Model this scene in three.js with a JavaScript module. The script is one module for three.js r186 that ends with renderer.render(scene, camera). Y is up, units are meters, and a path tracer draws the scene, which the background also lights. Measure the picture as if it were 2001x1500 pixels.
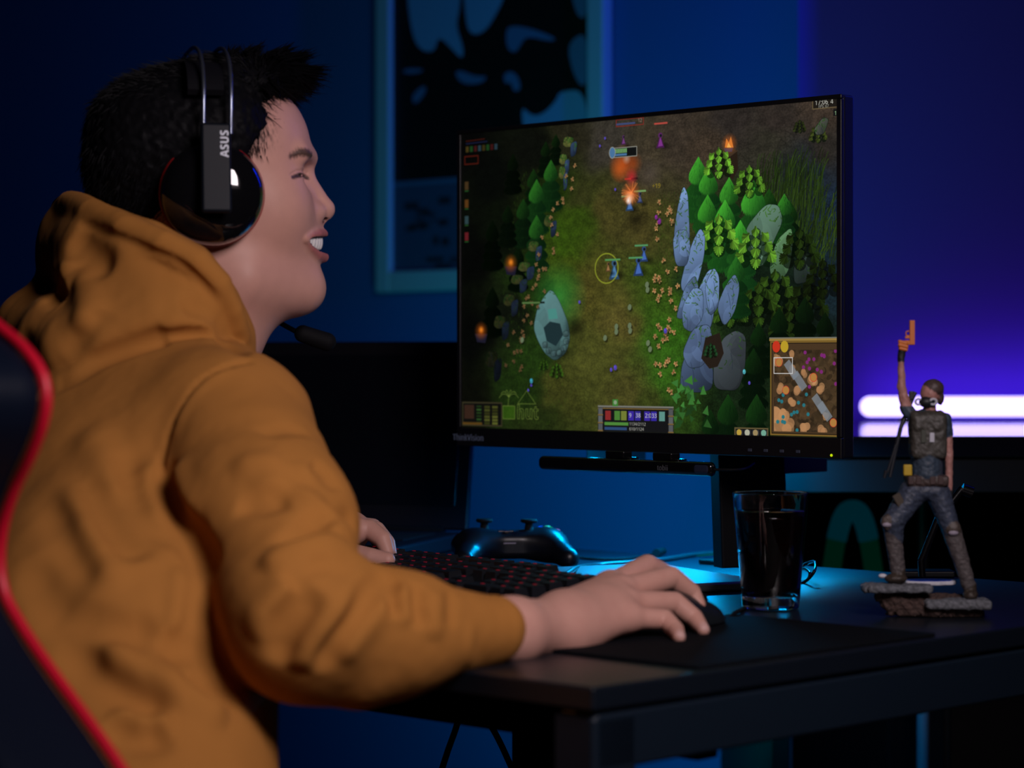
import * as THREE from 'three';
import { mergeGeometries, mergeVertices } from 'three/addons/utils/BufferGeometryUtils.js';
import { RoundedBoxGeometry } from 'three/addons/geometries/RoundedBoxGeometry.js';
import { TextGeometry } from 'three/addons/geometries/TextGeometry.js';
import { FontLoader } from 'three/addons/loaders/FontLoader.js';
import { RectAreaLightUniformsLib } from 'three/addons/lights/RectAreaLightUniformsLib.js';
import { createNoise3D } from 'simplex-noise';

// ------------------------------------------------------------------ camera, lights, exposure
const F = 4725, EYE = 0.97, HORIZON = 705;              // focal length in pixels of the 2001 x 1500 frame
const camera = new THREE.PerspectiveCamera(2 * Math.atan(750 / F) * 180 / Math.PI, 2001 / 1500, 0.05, 40);
camera.position.set(0, EYE, 0);
camera.setViewOffset(2001, 1500, 0, 750 - HORIZON, 2001, 1500);
camera.focus = 2.36;
camera.userData.fStop = 4.6;

const scene = new THREE.Scene();
scene.background = new THREE.Color(0x000000);
const renderer = new THREE.WebGLRenderer({ antialias: true });
renderer.toneMapping = THREE.LinearToneMapping;
renderer.toneMappingExposure = 1.0;
renderer.shadowMap.enabled = true;
RectAreaLightUniformsLib.init();

const V3 = THREE.Vector3;
// light sources of the place (positions in metres); the fittings are built with their things further down
const KEY = { at: new V3(0.44, 1.58, -0.86), aim: new V3(-0.14, 0.95, -2.06), w: 0.42, h: 0.42, color: [1.0, 0.86, 0.90], power: 21.5 };
const TUBE = { color: [0.42, 0.05, 1.0], power: 7.5 };         // violet tube lying on the rear table
const CYAN = { color: [0.0, 0.42, 1.0], power: 240.0 };          // light bar standing behind the monitor
const BLUE = { at: new V3(0.92, 1.50, -2.72), aim: new V3(-0.55, 1.3, -4.3), w: 0.04, h: 0.9, color: [0.004, 0.03, 1.0], power: 70.0 };
const FLOORWASH = { color: [0.0, 0.98, 0.86], power: 80.0 };    // cyan wash lamp on the floor behind the desk

function rectLight(at, aim, w, h, color, power, parent = scene) {
  const l = new THREE.RectAreaLight(new THREE.Color().setRGB(...color), power, w, h);
  l.position.copy(at); l.lookAt(aim); parent.add(l); return l;
}

// ------------------------------------------------------------------ helpers
function rng(seed) { return () => { seed |= 0; seed = seed + 0x6D2B79F5 | 0; let t = Math.imul(seed ^ seed >>> 15, 1 | seed); t = t + Math.imul(t ^ t >>> 7, 61 | t) ^ t; return ((t ^ t >>> 14) >>> 0) / 4294967296; }; }
const rand = rng(20240611);
const noise3 = createNoise3D(rng(77));
const U = new V3(-0.7135, 0, -0.7007), VV = new V3(0.7007, 0, -0.7135), UP = new V3(0, 1, 0);   // desk axes: along its front edge, and away from the sitter
const DESK_Y = 0.745;
const P = (px, py, d) => new V3((px - 1000.5) / F * d, EYE - (py - HORIZON) / F * d, -d);         // a point of the place from where the photograph shows it and its distance
const ground = (px, py, y = DESK_Y) => P(px, py, (EYE - y) * F / (py - HORIZON));                 // ... lying at height y
function onPlane(px, py, point, normal) { const r = P(px, py, 1).sub(camera.position); const t = point.clone().sub(camera.position).dot(normal) / r.dot(normal); return camera.position.clone().addScaledVector(r, t); }
const mat = (rgb, o = {}) => new THREE.MeshPhysicalMaterial({ color: new THREE.Color().setRGB(...rgb), roughness: 0.6, ...o });
const taken = new Map();
function numbered(name) { const n = taken.get(name) ?? 0; taken.set(name, n + 1); return n ? name + '_' + String(n).padStart(3, '0') : name; }
function shadows(m) { m.castShadow = true; m.receiveShadow = true; return m; }
function thing(name, label, category, at = new V3(), group) {
  const o = new THREE.Group(); o.name = numbered(name); o.position.copy(at); o.userData = { label, category };
  if (group) o.userData.group = group;
  scene.add(o); return o;
}
// a part whose geometry is given in metres of the place; it is moved into its thing's own frame
function part(t, name, geo, material, label) {
  const top = []; let o = t; while (o && o !== scene) { top.push(o); o = o.parent; }
  const off = new V3(); for (const q of top) off.add(q.position);
  const list = Array.isArray(geo) ? geo : [geo];
  const g = list.length > 1 ? merge(list) : list[0];
  g.translate(-off.x, -off.y, -off.z);
  const m = shadows(new THREE.Mesh(g, material)); m.name = name;
  if (label) m.userData.label = label;
  t.add(m); return m;
}
function single(name, geo, material, label, category, group) {
  const list = Array.isArray(geo) ? geo : [geo]; const g = list.length > 1 ? merge(list) : list[0];
  g.computeBoundingBox(); const c = new V3(); g.boundingBox.getCenter(c); c.y = g.boundingBox.min.y; g.translate(-c.x, -c.y, -c.z);
  const m = shadows(new THREE.Mesh(g, material)); m.position.copy(c); m.name = numbered(name); m.userData = { label, category };
  if (group) m.userData.group = group;
  scene.add(m); return m;
}
function structure(name, geo, material) { const list = Array.isArray(geo) ? geo : [geo]; const m = shadows(new THREE.Mesh(list.length > 1 ? merge(list) : list[0], material)); m.name = name; m.userData = { kind: 'structure' }; scene.add(m); return m; }
function merge(list) {
  const keepColor = list.every(g => g.attributes.color);
  return mergeGeometries(list.map(g => { g = g.index ? g.toNonIndexed() : g.clone(); for (const k of Object.keys(g.attributes)) if (!['position', 'normal', 'uv'].includes(k) && !(k === 'color' && keepColor)) g.deleteAttribute(k);
    if (!g.attributes.uv) g.setAttribute('uv', new THREE.BufferAttribute(new Float32Array(g.attributes.position.count * 2), 2)); if (!g.attributes.normal) g.computeVertexNormals(); return g; }));
}
const basis = (x, y, z, at) => new THREE.Matrix4().makeBasis(x, y, z).setPosition(at);
// a rounded box: centre, size along three axes, edge radius
function box(c, sx, sy, sz, r = 0.002, X = new V3(1, 0, 0), Y = UP, Z = new V3(0, 0, 1), seg = 2) {
  const g = r > 0 ? new RoundedBoxGeometry(sx, sy, sz, seg, Math.min(r, sx / 2.01, sy / 2.01, sz / 2.01)) : new THREE.BoxGeometry(sx, sy, sz);
  g.applyMatrix4(basis(X, Y, Z, c)); return g;
}
const deskBox = (c, su, sy, sv, r = 0.002) => box(c, su, sy, sv, r, U.clone().negate(), UP, VV.clone().negate());   // aligned with the desk
function tube(points, r, seg = 48, rad = 8, closed = false) { return new THREE.TubeGeometry(new THREE.CatmullRomCurve3(points, closed, 'centripetal'), seg, r, rad, closed); }
function rod(a, b, r0, r1 = r0, seg = 12) { const g = new THREE.CylinderGeometry(r1, r0, a.distanceTo(b), seg); const d = b.clone().sub(a).normalize(); g.applyQuaternion(new THREE.Quaternion().setFromUnitVectors(UP, d)); const m = a.clone().add(b).multiplyScalar(0.5); g.translate(m.x, m.y, m.z); return g; }
function lathe(profile, at, seg = 40) { const g = new THREE.LatheGeometry(profile.map(p => new THREE.Vector2(p[0], p[1])), seg); g.translate(at.x, at.y, at.z); return g; }
function ball(c, rx, ry = rx, rz = rx, seg = 16) { const g = new THREE.SphereGeometry(1, seg, Math.max(8, seg * 0.7 | 0)); g.scale(rx, ry, rz); g.translate(c.x, c.y, c.z); return g; }
const font = { bold: await new FontLoader().loadAsync('fonts/droid/droid_sans_bold.typeface.json'), regular: await new FontLoader().loadAsync('fonts/droid/droid_sans_regular.typeface.json') };
function lettering(text, size, depth, M, f = font.regular) { const g = new TextGeometry(text, { font: f, size, depth, curveSegments: 3, bevelEnabled: false }); g.computeBoundingBox(); const b = g.boundingBox; g.translate(-(b.min.x + b.max.x) / 2, -(b.min.y + b.max.y) / 2, 0); g.applyMatrix4(M); return g; }

// ------------------------------------------------------------------ implicit surfaces (bodies, cloth, moulded plastic)
const clamp = (x, a, b) => x < a ? a : x > b ? b : x;
const smin = (a, b, k) => { const h = Math.max(k - Math.abs(a - b), 0) / k; return Math.min(a, b) - h * h * k * 0.25; };
const smax = (a, b, k) => -smin(-a, -b, k);
function cap(a, b, ra, rb = ra) {       // tapered capsule
  const dx = b.x - a.x, dy = b.y - a.y, dz = b.z - a.z, L = 1 / Math.max(1e-9, dx * dx + dy * dy + dz * dz);
  return (x, y, z) => { const px = x - a.x, py = y - a.y, pz = z - a.z, t = clamp((px * dx + py * dy + pz * dz) * L, 0, 1), qx = px - dx * t, qy = py - dy * t, qz = pz - dz * t; return Math.sqrt(qx * qx + qy * qy + qz * qz) - (ra + (rb - ra) * t); };
}
function ell(c, rx, ry, rz, X = null, Y = null) {   // ellipsoid, axes X, Y, X x Y
  X = X ?? new V3(1, 0, 0); Y = Y ?? UP; const Z = new V3().crossVectors(X, Y), m = Math.min(rx, ry, rz);
  return (x, y, z) => { const px = x - c.x, py = y - c.y, pz = z - c.z, a = (px * X.x + py * X.y + pz * X.z), b = (px * Y.x + py * Y.y + pz * Y.z), e = (px * Z.x + py * Z.y + pz * Z.z);
    const k0 = Math.sqrt(a * a / (rx * rx) + b * b / (ry * ry) + e * e / (rz * rz)); if (k0 < 1e-4) return -m; const k1 = Math.sqrt(a * a / (rx ** 4) + b * b / (ry ** 4) + e * e / (rz ** 4)); return k0 * (k0 - 1) / k1; };
}
function rbox(c, hx, hy, hz, r, X = null, Y = null) {
  X = X ?? new V3(1, 0, 0); Y = Y ?? UP; const Z = new V3().crossVectors(X, Y);
  return (x, y, z) => { const px = x - c.x, py = y - c.y, pz = z - c.z, a = Math.abs(px * X.x + py * X.y + pz * X.z) - hx + r, b = Math.abs(px * Y.x + py * Y.y + pz * Y.z) - hy + r, e = Math.abs(px * Z.x + py * Z.y + pz * Z.z) - hz + r;
    const u = Math.max(a, 0), v = Math.max(b, 0), w = Math.max(e, 0); return Math.sqrt(u * u + v * v + w * w) + Math.min(Math.max(a, b, e), 0) - r; };
}
function chain(pts, rs) { const f = []; for (let i = 0; i + 1 < pts.length; i++) f.push(cap(pts[i], pts[i + 1], rs[i], rs[i + 1])); return (x, y, z) => { let d = 1e9; for (const q of f) d = Math.min(d, q(x, y, z)); return d; }; }
function blend(list, k) { return (x, y, z) => { let d = list[0](x, y, z); for (let i = 1; i < list.length; i++) d = smin(d, list[i](x, y, z), k); return d; }; }
// mesh of the zero level of a distance field: surface nets on a sparse grid
function skin(f, lo, hi, h, color = null, margin = 1.6) {
  const nx = Math.ceil((hi.x - lo.x) / h) + 1, ny = Math.ceil((hi.y - lo.y) / h) + 1, nz = Math.ceil((hi.z - lo.z) / h) + 1;
  const val = new Float32Array(nx * ny * nz), B = 8, id = (i, j, k) => (k * ny + j) * nx + i, reach = B * h * 0.87 * margin;
  for (let k0 = 0; k0 < nz; k0 += B) for (let j0 = 0; j0 < ny; j0 += B) for (let i0 = 0; i0 < nx; i0 += B) {
    const c = f(lo.x + (i0 + B / 2) * h, lo.y + (j0 + B / 2) * h, lo.z + (k0 + B / 2) * h), far = Math.abs(c) > reach;
    for (let k = k0; k < Math.min(k0 + B, nz); k++) for (let j = j0; j < Math.min(j0 + B, ny); j++) for (let i = i0; i < Math.min(i0 + B, nx); i++)
      val[id(i, j, k)] = far ? c : f(lo.x + i * h, lo.y + j * h, lo.z + k * h);
  }
  const cell = new Int32Array(nx * ny * nz).fill(-1), pos = [], corner = [[0, 0, 0], [1, 0, 0], [0, 1, 0], [1, 1, 0], [0, 0, 1], [1, 0, 1], [0, 1, 1], [1, 1, 1]];
  const edges = [[0, 1], [2, 3], [4, 5], [6, 7], [0, 2], [1, 3], [4, 6], [5, 7], [0, 4], [1, 5], [2, 6], [3, 7]];
  const v = new Float64Array(8);
  for (let k = 0; k < nz - 1; k++) for (let j = 0; j < ny - 1; j++) for (let i = 0; i < nx - 1; i++) {
    let inside = 0; for (let c = 0; c < 8; c++) { v[c] = val[id(i + corner[c][0], j + corner[c][1], k + corner[c][2])]; if (v[c] < 0) inside++; }
    if (!inside || inside === 8) continue;
    let sx = 0, sy = 0, sz = 0, n = 0;
    for (const [a, b] of edges) { if ((v[a] < 0) === (v[b] < 0)) continue; const t = v[a] / (v[a] - v[b]); sx += corner[a][0] + (corner[b][0] - corner[a][0]) * t; sy += corner[a][1] + (corner[b][1] - corner[a][1]) * t; sz += corner[a][2] + (corner[b][2] - corner[a][2]) * t; n++; }
    cell[id(i, j, k)] = pos.length / 3; pos.push(lo.x + (i + sx / n) * h, lo.y + (j + sy / n) * h, lo.z + (k + sz / n) * h);
  }
  const index = [], quad = (a, b, c, d, flip) => { if (a < 0 || b < 0 || c < 0 || d < 0) return; if (flip) index.push(a, c, b, b, c, d); else index.push(a, b, c, b, d, c); };
  for (let k = 1; k < nz - 1; k++) for (let j = 1; j < ny - 1; j++) for (let i = 1; i < nx - 1; i++) {
    const s = val[id(i, j, k)] < 0;
    if (s !== (val[id(i + 1, j, k)] < 0)) quad(cell[id(i, j - 1, k - 1)], cell[id(i, j, k - 1)], cell[id(i, j - 1, k)], cell[id(i, j, k)], !s);
    if (s !== (val[id(i, j + 1, k)] < 0)) quad(cell[id(i - 1, j, k - 1)], cell[id(i, j, k - 1)], cell[id(i - 1, j, k)], cell[id(i, j, k)], s);
    if (s !== (val[id(i, j, k + 1)] < 0)) quad(cell[id(i - 1, j - 1, k)], cell[id(i, j - 1, k)], cell[id(i - 1, j, k)], cell[id(i, j, k)], !s);
  }
  const N = pos.length / 3, nor = new Float32Array(N * 3), col = color ? new Float32Array(N * 3) : null, e = h * 0.6;
  for (let q = 0; q < N; q++) {
    let x = pos[q * 3], y = pos[q * 3 + 1], z = pos[q * 3 + 2], gx, gy, gz;
    for (let pass = 0; pass < 2; pass++) {
      gx = f(x + e, y, z) - f(x - e, y, z); gy = f(x, y + e, z) - f(x, y - e, z); gz = f(x, y, z + e) - f(x, y, z - e);
      const L = Math.sqrt(gx * gx + gy * gy + gz * gz) || 1; gx /= L; gy /= L; gz /= L;
      if (pass === 0) { const d = clamp(f(x, y, z) / Math.max(0.3, L / (2 * e)), -h * 0.7, h * 0.7); x -= gx * d; y -= gy * d; z -= gz * d; }
    }
    pos[q * 3] = x; pos[q * 3 + 1] = y; pos[q * 3 + 2] = z; nor[q * 3] = gx; nor[q * 3 + 1] = gy; nor[q * 3 + 2] = gz;
    if (col) { const c = color(x, y, z); col[q * 3] = c[0]; col[q * 3 + 1] = c[1]; col[q * 3 + 2] = c[2]; }
  }
  for (let t = 0; t < index.length; t += 3) {      // every face looks outwards
    const a = index[t] * 3, b = index[t + 1] * 3, c = index[t + 2] * 3, ux = pos[b] - pos[a], uy = pos[b + 1] - pos[a + 1], uz = pos[b + 2] - pos[a + 2], wx = pos[c] - pos[a], wy = pos[c + 1] - pos[a + 1], wz = pos[c + 2] - pos[a + 2];
    if ((uy * wz - uz * wy) * (nor[a] + nor[b] + nor[c]) + (uz * wx - ux * wz) * (nor[a + 1] + nor[b + 1] + nor[c + 1]) + (ux * wy - uy * wx) * (nor[a + 2] + nor[b + 2] + nor[c + 2]) < 0) { const q = index[t + 1]; index[t + 1] = index[t + 2]; index[t + 2] = q; }
  }
  const g = new THREE.BufferGeometry(); g.setAttribute('position', new THREE.BufferAttribute(new Float32Array(pos), 3)); g.setAttribute('normal', new THREE.BufferAttribute(nor, 3));
  if (col) g.setAttribute('color', new THREE.BufferAttribute(col, 3)); g.setIndex(index); return g;
}
function march(f, px, py, far = 4) { const o = camera.position, r = P(px, py, 1).sub(o).normalize(); let t = 1.2; for (let i = 0; i < 160 && t < far; i++) { const d = f(o.x + r.x * t, o.y + r.y * t, o.z + r.z * t); if (d < 0.0003) break; t += d * 0.8; } return t < far ? o.clone().addScaledVector(r, t) : null; }
const boxOf = (pts, pad) => { const b = new THREE.Box3().setFromPoints(pts); b.expandByScalar(pad); return b; };
const mix3 = (a, b, t) => [a[0] + (b[0] - a[0]) * t, a[1] + (b[1] - a[1]) * t, a[2] + (b[2] - a[2]) * t];
const smooth = (a, b, x) => { const t = clamp((x - a) / (b - a), 0, 1); return t * t * (3 - 2 * t); };
// ------------------------------------------------------------------ the room
const matWall = mat([0.010, 0.065, 0.30], { roughness: 0.9, specularIntensity: 0.15 });
const matDarkWall = mat([0.008, 0.010, 0.022], { roughness: 0.9, specularIntensity: 0.2 });
const matFloor = mat([0.012, 0.012, 0.014], { roughness: 0.55 });
const A0 = new V3(0.42, 0, -3.55), B0 = A0.clone().addScaledVector(U, 4.2), C0 = B0.clone().addScaledVector(VV, -5.5), D0 = C0.clone().addScaledVector(U, -6.0), E0 = new V3(2.4, 0, D0.z), F0 = new V3(2.4, 0, -3.55);
const ROOM_H = 2.6;
function wall(name, a, b, m, ea = 0.12, eb = 0.12) {           // seen from inside, a to b runs anticlockwise; the thickness lies outside
  const dir = b.clone().sub(a), L = dir.length(); dir.normalize(); const out = new V3().crossVectors(dir, UP).normalize();
  const mid = a.clone().addScaledVector(dir, -ea).add(b.clone().addScaledVector(dir, eb)).multiplyScalar(0.5); const center = new V3((A0.x + C0.x + E0.x) / 3, 0, (A0.z + C0.z + E0.z) / 3); if (out.dot(mid.clone().sub(center)) < 0) out.negate();
  return structure(name, box(mid.addScaledVector(out, 0.06).setY(ROOM_H / 2), L + ea + eb, ROOM_H, 0.12, 0, dir, UP, new V3().crossVectors(dir, UP)), m);
}
wall('wall_back', A0, B0, matWall, 0, 0.12); wall('wall_left', B0, C0, matWall); wall('wall_rear', C0, D0, matDarkWall); wall('wall_front', D0, E0, matDarkWall); wall('wall_right', E0, F0, matDarkWall); wall('wall_alcove', F0, A0, mat([0.045, 0.03, 0.30], { roughness: 0.9, specularIntensity: 0.15 }), 0.12, 0);
{
  const s = new THREE.Shape([A0, B0, C0, D0, E0, F0].map(p => new THREE.Vector2(p.x, -p.z)));
  const slab = y => { const g = new THREE.ExtrudeGeometry(s, { depth: 0.1, bevelEnabled: false }); g.rotateX(-Math.PI / 2); g.translate(0, y, 0); return g; };
  structure('floor', slab(-0.1), matFloor); structure('ceiling', slab(ROOM_H), matDarkWall);
}
// ------------------------------------------------------------------ the person
// head frame: X forward, Y up, Z to the right ear; origin between the ears
const HEAD = { yaw: 12 * Math.PI / 180 };
HEAD.X = new V3(Math.cos(HEAD.yaw), 0, -Math.sin(HEAD.yaw)); HEAD.Y = UP.clone(); HEAD.Z = new V3().crossVectors(HEAD.X, HEAD.Y); // Z points to the camera side
HEAD.O = P(394, 382, 2.2);
const hp = (px, py, z = 0) => onPlane(px, py, HEAD.O, HEAD.Z).addScaledVector(HEAD.Z, z);    // a point of the head's middle plane, moved z to its right side
const hs = (px, py, z) => [hp(px, py, z), hp(px, py, -z)];
const HX = HEAD.X, HY = HEAD.Y;
const hell = (px, py, z, rx, ry, rz, tilt = 0) => { const X = HX.clone().multiplyScalar(Math.cos(tilt)).addScaledVector(HY, Math.sin(tilt)), Y = HY.clone().multiplyScalar(Math.cos(tilt)).addScaledVector(HX, -Math.sin(tilt)); return ell(hp(px, py, z), rx, ry, rz, X, Y); };
const M = 0.001;
const both = f => [f(1), f(-1)];
// ---- skull, face, neck
const headBase = blend([
  hell(386, 290, 0, 92 * M, 79 * M, 74 * M),
  hell(482, 296, 0, 56.5 * M, 60 * M, 64 * M),
  ...both(s => hell(490, 405, s * 20 * M, 44 * M, 52 * M, 46 * M)),
  hell(520, 430, 0, 40 * M, 46 * M, 44 * M),
  hell(470, 505, 0, 58 * M, 46 * M, 52 * M),
  hell(545, 470, 0, 35 * M, 40 * M, 33 * M),
  hell(588, 560, 0, 19.5 * M, 18 * M, 23 * M),
  ...both(s => cap(hp(588, 572, s * 10 * M), hp(470, 548, s * 45 * M), 13 * M, 20 * M)),
], 0.022);
const neckF = blend([cap(hp(395, 470), hp(372, 640), 58 * M, 55 * M), cap(hp(372, 640), hp(330, 800), 55 * M, 62 * M), cap(hp(500, 560), hp(420, 650), 30 * M, 36 * M)], 0.03);
const browF = blend([...both(s => cap(hp(602, 310, s * 6 * M), hp(575, 306, s * 40 * M), 7 * M, 8 * M))], 0.01);
const noseF = blend([
  cap(hp(592, 334), hp(634, 405), 6.2 * M, 8 * M), ell(hp(632, 411), 9.6 * M, 8.2 * M, 9.4 * M, HX, HY), cap(hp(585, 360), hp(608, 420), 9 * M, 11 * M),
  ...both(s => ell(hp(613, 415, s * 11.5 * M), 9 * M, 7.5 * M, 6.5 * M, HX, HY)), cap(hp(633, 418), hp(612, 432), 5 * M, 7 * M),
], 0.006);
const nostril = s => cap(hp(632, 430, s * 6 * M), hp(618, 427, s * 8.5 * M), 2.8 * M, 3.4 * M);
const nostrils = [nostril(1), nostril(-1)];
const np = (px, py, z) => hp(px - 0.45 * Math.abs(z), py, z * M);           // a point seen at px, py that lies z millimetres to the side
const arc = (pts, rs, k = 0) => { const q = [...pts.map(([x, y, z]) => np(x, y, z)), ...pts.slice(0, -1).reverse().map(([x, y, z]) => hp(x - 0.45 * z, y, -z * M))], r2 = [...rs, ...rs.slice(0, -1).reverse()].map(r => r * M); return chain(q, r2); };
const eyeBall = both(s => ell(hp(559, 344, s * 31 * M), 12.0 * M, 11.5 * M, 12.5 * M, HX, HY));
const socket = both(s => ell(hp(604, 345, s * 25 * M), 12 * M, 8 * M, 14 * M, HX, HY));
const cheekF = both(s => hell(535, 412, s * 38 * M, 22 * M, 25 * M, 18 * M));
function headShape(x, y, z) {
  let d = headBase(x, y, z);
  if (d > 0.06) return Math.min(d, neckF(x, y, z));
  d = smin(d, neckF(x, y, z), 0.03);
  for (const c of cheekF) d = smin(d, c(x, y, z), 0.025);
  d = smin(d, browF(x, y, z), 0.012);
  for (const c of socket) d = smax(d, -c(x, y, z), 0.014);
  for (const e of eyeBall) d = smin(d, e(x, y, z), 0.006);
  d = smin(d, noseF(x, y, z), 0.009);
  for (const n of nostrils) d = smax(d, -n(x, y, z), 0.0015);
  return d;
}
// lines on the face: given where they show, laid on the skin, and mirrored to the other side
const mirrorHead = p => p.clone().addScaledVector(HEAD.Z, -2 * p.clone().sub(HEAD.O).dot(HEAD.Z));
const faceLine = (pts, rs) => { const q = pts.map(([x, y]) => march(headShape, x, y)).filter(Boolean), r2 = rs.map(r => r * M); return [chain(q, r2), chain(q.map(mirrorHead), r2)]; };
// mouth: an open smile
const mouthLine = (near, mid, rs) => { const q = near.map(([x, y]) => march(headShape, x, y)), m = hp(mid[0], mid[1]); return chain([...q, m, ...q.slice().reverse().map(mirrorHead)], [...rs, ...rs.slice(0, -1).reverse()].map(r => r * M)); };
const upperLip = mouthLine([[598, 465], [609, 460], [621, 457]], [632, 457], [1.6, 3.0, 3.9, 4.2]);
const lowerLip = mouthLine([[599, 469], [609, 484], [621, 497]], [631.5, 502], [1.6, 3.2, 4.5, 5.2]);
const mouthGap = mouthLine([[601, 467], [610, 471], [621, 476]], [636, 479], [1.4, 4.6, 6.6, 7.4]);
const teethF = (() => {
  const q = [[603, 468.5], [612, 471], [621, 472]].map(([x, y]) => march(headShape, x, y).addScaledVector(HX, -0.0022).addScaledVector(HEAD.Z, -0.0018)), m = hp(624.5, 472);
  const c = new THREE.CatmullRomCurve3([...q, m, ...q.slice().reverse().map(mirrorHead)], false, 'centripetal'), n = 13, row = [];
  for (let i = 0; i < n; i++) { const p = c.getPointAt(i / (n - 1)), e = Math.abs(i / (n - 1) - 0.5) * 2; row.push(ell(p, 3.2 * M, (8.0 - 3.6 * e * e) * M, (3.1 - 0.6 * e) * M, HX, HY)); }
  return (x, y, z) => { let d = 1e9; for (const t of row) d = Math.min(d, t(x, y, z)); return d; };
})();
const browC = faceLine([[609, 304], [600, 298], [586, 297], [568, 305]], [2.2, 2.9, 2.5, 1.0]);
const lidC = faceLine([[602, 348], [595, 344], [586, 342], [572, 346]], [1.0, 1.5, 1.5, 0.9]);
const lidFold = faceLine([[600, 338], [591, 333], [580, 334], [568, 341]], [0.8, 0.9, 0.9, 0.8]);
function headF(x, y, z) {
  let d = headShape(x, y, z); if (d > 0.03) return d;
  for (const b of browC) d = smin(d, b(x, y, z) + 0.0022, 0.003);
  for (const l of lidC) d = smax(d, -l(x, y, z), 0.0012);
  for (const l of lidFold) d = smax(d, -l(x, y, z), 0.0015);
  d = smin(d, upperLip(x, y, z), 0.005); d = smin(d, lowerLip(x, y, z), 0.005);
  d = smax(d, -mouthGap(x, y, z), 0.002);
  return Math.min(d, teethF(x, y, z));
}
const SKIN = [0.60, 0.315, 0.250], LIP = [0.44, 0.12, 0.12], HAIRC = [0.010, 0.009, 0.009], TEETH = [0.74, 0.72, 0.69];
function skinColor(x, y, z) {
  const n = noise3(x * 60, y * 60, z * 60) * 0.5 + noise3(x * 210, y * 210, z * 210) * 0.25;
  let c = SKIN.map(v => v * (1 + n * 0.05));
  if (teethF(x, y, z) < 0.0006) return TEETH;
  const lip = Math.min(upperLip(x, y, z), lowerLip(x, y, z)); c = mix3(c, LIP, smooth(0.0016, -0.0004, lip));
  if (mouthGap(x, y, z) < 0.0008) c = [0.16, 0.05, 0.05];
  for (const n2 of nostrils) if (n2(x, y, z) < 0.0006) c = [0.10, 0.04, 0.035];
  for (const b of browC) c = mix3(c, HAIRC, 0.85 * smooth(0.0030, -0.0010, b(x, y, z) + noise3(x * 500, y * 150, z * 500) * 0.0012));
  for (const l of lidC) c = mix3(c, [0.03, 0.02, 0.02], 0.92 * smooth(0.0014, 0.0000, l(x, y, z)));
  { // short clipped hair thinning out in front of the cup
    const p = new V3(x, y, z).sub(HEAD.O), a = p.dot(HX), b = p.dot(HY); const t = smooth(0.062, 0.042, a + noise3(x * 420, y * 140, z * 420) * 0.010) * smooth(0.030, 0.052, b) * smooth(0.10, 0.085, b);
    c = mix3(c, HAIRC, 0.85 * t);
  }
  return c;
}
// ---- hair: the cap of hair, cut along the hairline
const hairPoly = [[560, 178], [548, 190], [530, 186], [514, 206], [499, 214], [512, 236], [512, 256], [492, 278], [474, 300], [466, 330], [440, 360], [330, 420], [300, 446], [236, 452], [150, 470], [120, 300], [150, 100], [400, 60], [660, 60], [660, 150], [590, 172]].map(([x, y]) => { const p = hp(x, y).sub(HEAD.O); return [p.dot(HX), p.dot(HY)]; });
function inPoly(x, y, poly) { let d = 1e9, s = 1; for (let i = 0, j = poly.length - 1; i < poly.length; j = i++) { const ex = poly[j][0] - poly[i][0], ey = poly[j][1] - poly[i][1], wx = x - poly[i][0], wy = y - poly[i][1], t = clamp((wx * ex + wy * ey) / (ex * ex + ey * ey), 0, 1), bx = wx - ex * t, by = wy - ey * t; d = Math.min(d, bx * bx + by * by); const c1 = y >= poly[i][1], c2 = y < poly[j][1], c3 = ex * wy > ey * wx; if ((c1 && c2 && c3) || (!c1 && !c2 && !c3)) s = -s; } return s * Math.sqrt(d); }
const hairBase = blend([
  hell(374, 290, 0, 92 * M, 75 * M, 85 * M), hell(430, 255, 0, 46 * M, 54 * M, 80 * M), hell(262, 306, 0, 42 * M, 58 * M, 70 * M), hell(476, 168, 0, 52 * M, 26 * M, 56 * M, -0.12), hell(330, 215, 0, 66 * M, 32 * M, 64 * M, 0.28), hell(262, 380, 0, 34 * M, 28 * M, 50 * M),
], 0.02);
const hairF = (x, y, z) => { const d = hairBase(x, y, z); if (d > 0.02) return d; const p = [x - HEAD.O.x, y - HEAD.O.y, z - HEAD.O.z], a = p[0] * HX.x + p[2] * HX.z, b = p[1];
  const cut = inPoly(a, b, hairPoly); return smax(d + noise3(x * 90, y * 90, z * 90) * 0.0010 + noise3(x * 260, y * 90, z * 260) * 0.0005, cut + noise3(x * 300, y * 60, z * 300) * 0.003, 0.004); };
console.log('head'); 
const headBox = (x0, x1, y0, y1, pad) => boxOf([x0, x1].flatMap(x => [y0, y1].flatMap(y => [hp(x, y, 0.1), hp(x, y, -0.1)])), pad);
const hb = headBox(200, 665, 110, 760, 0.01), headGeo = skin(headF, hb.min, hb.max, 0.0016, skinColor);
console.log('head done', headGeo.attributes.position.count);
const hb2 = headBox(130, 650, 60, 480, 0.01), hairCap = skin(hairF, hb2.min, hb2.max, 0.003);
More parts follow.
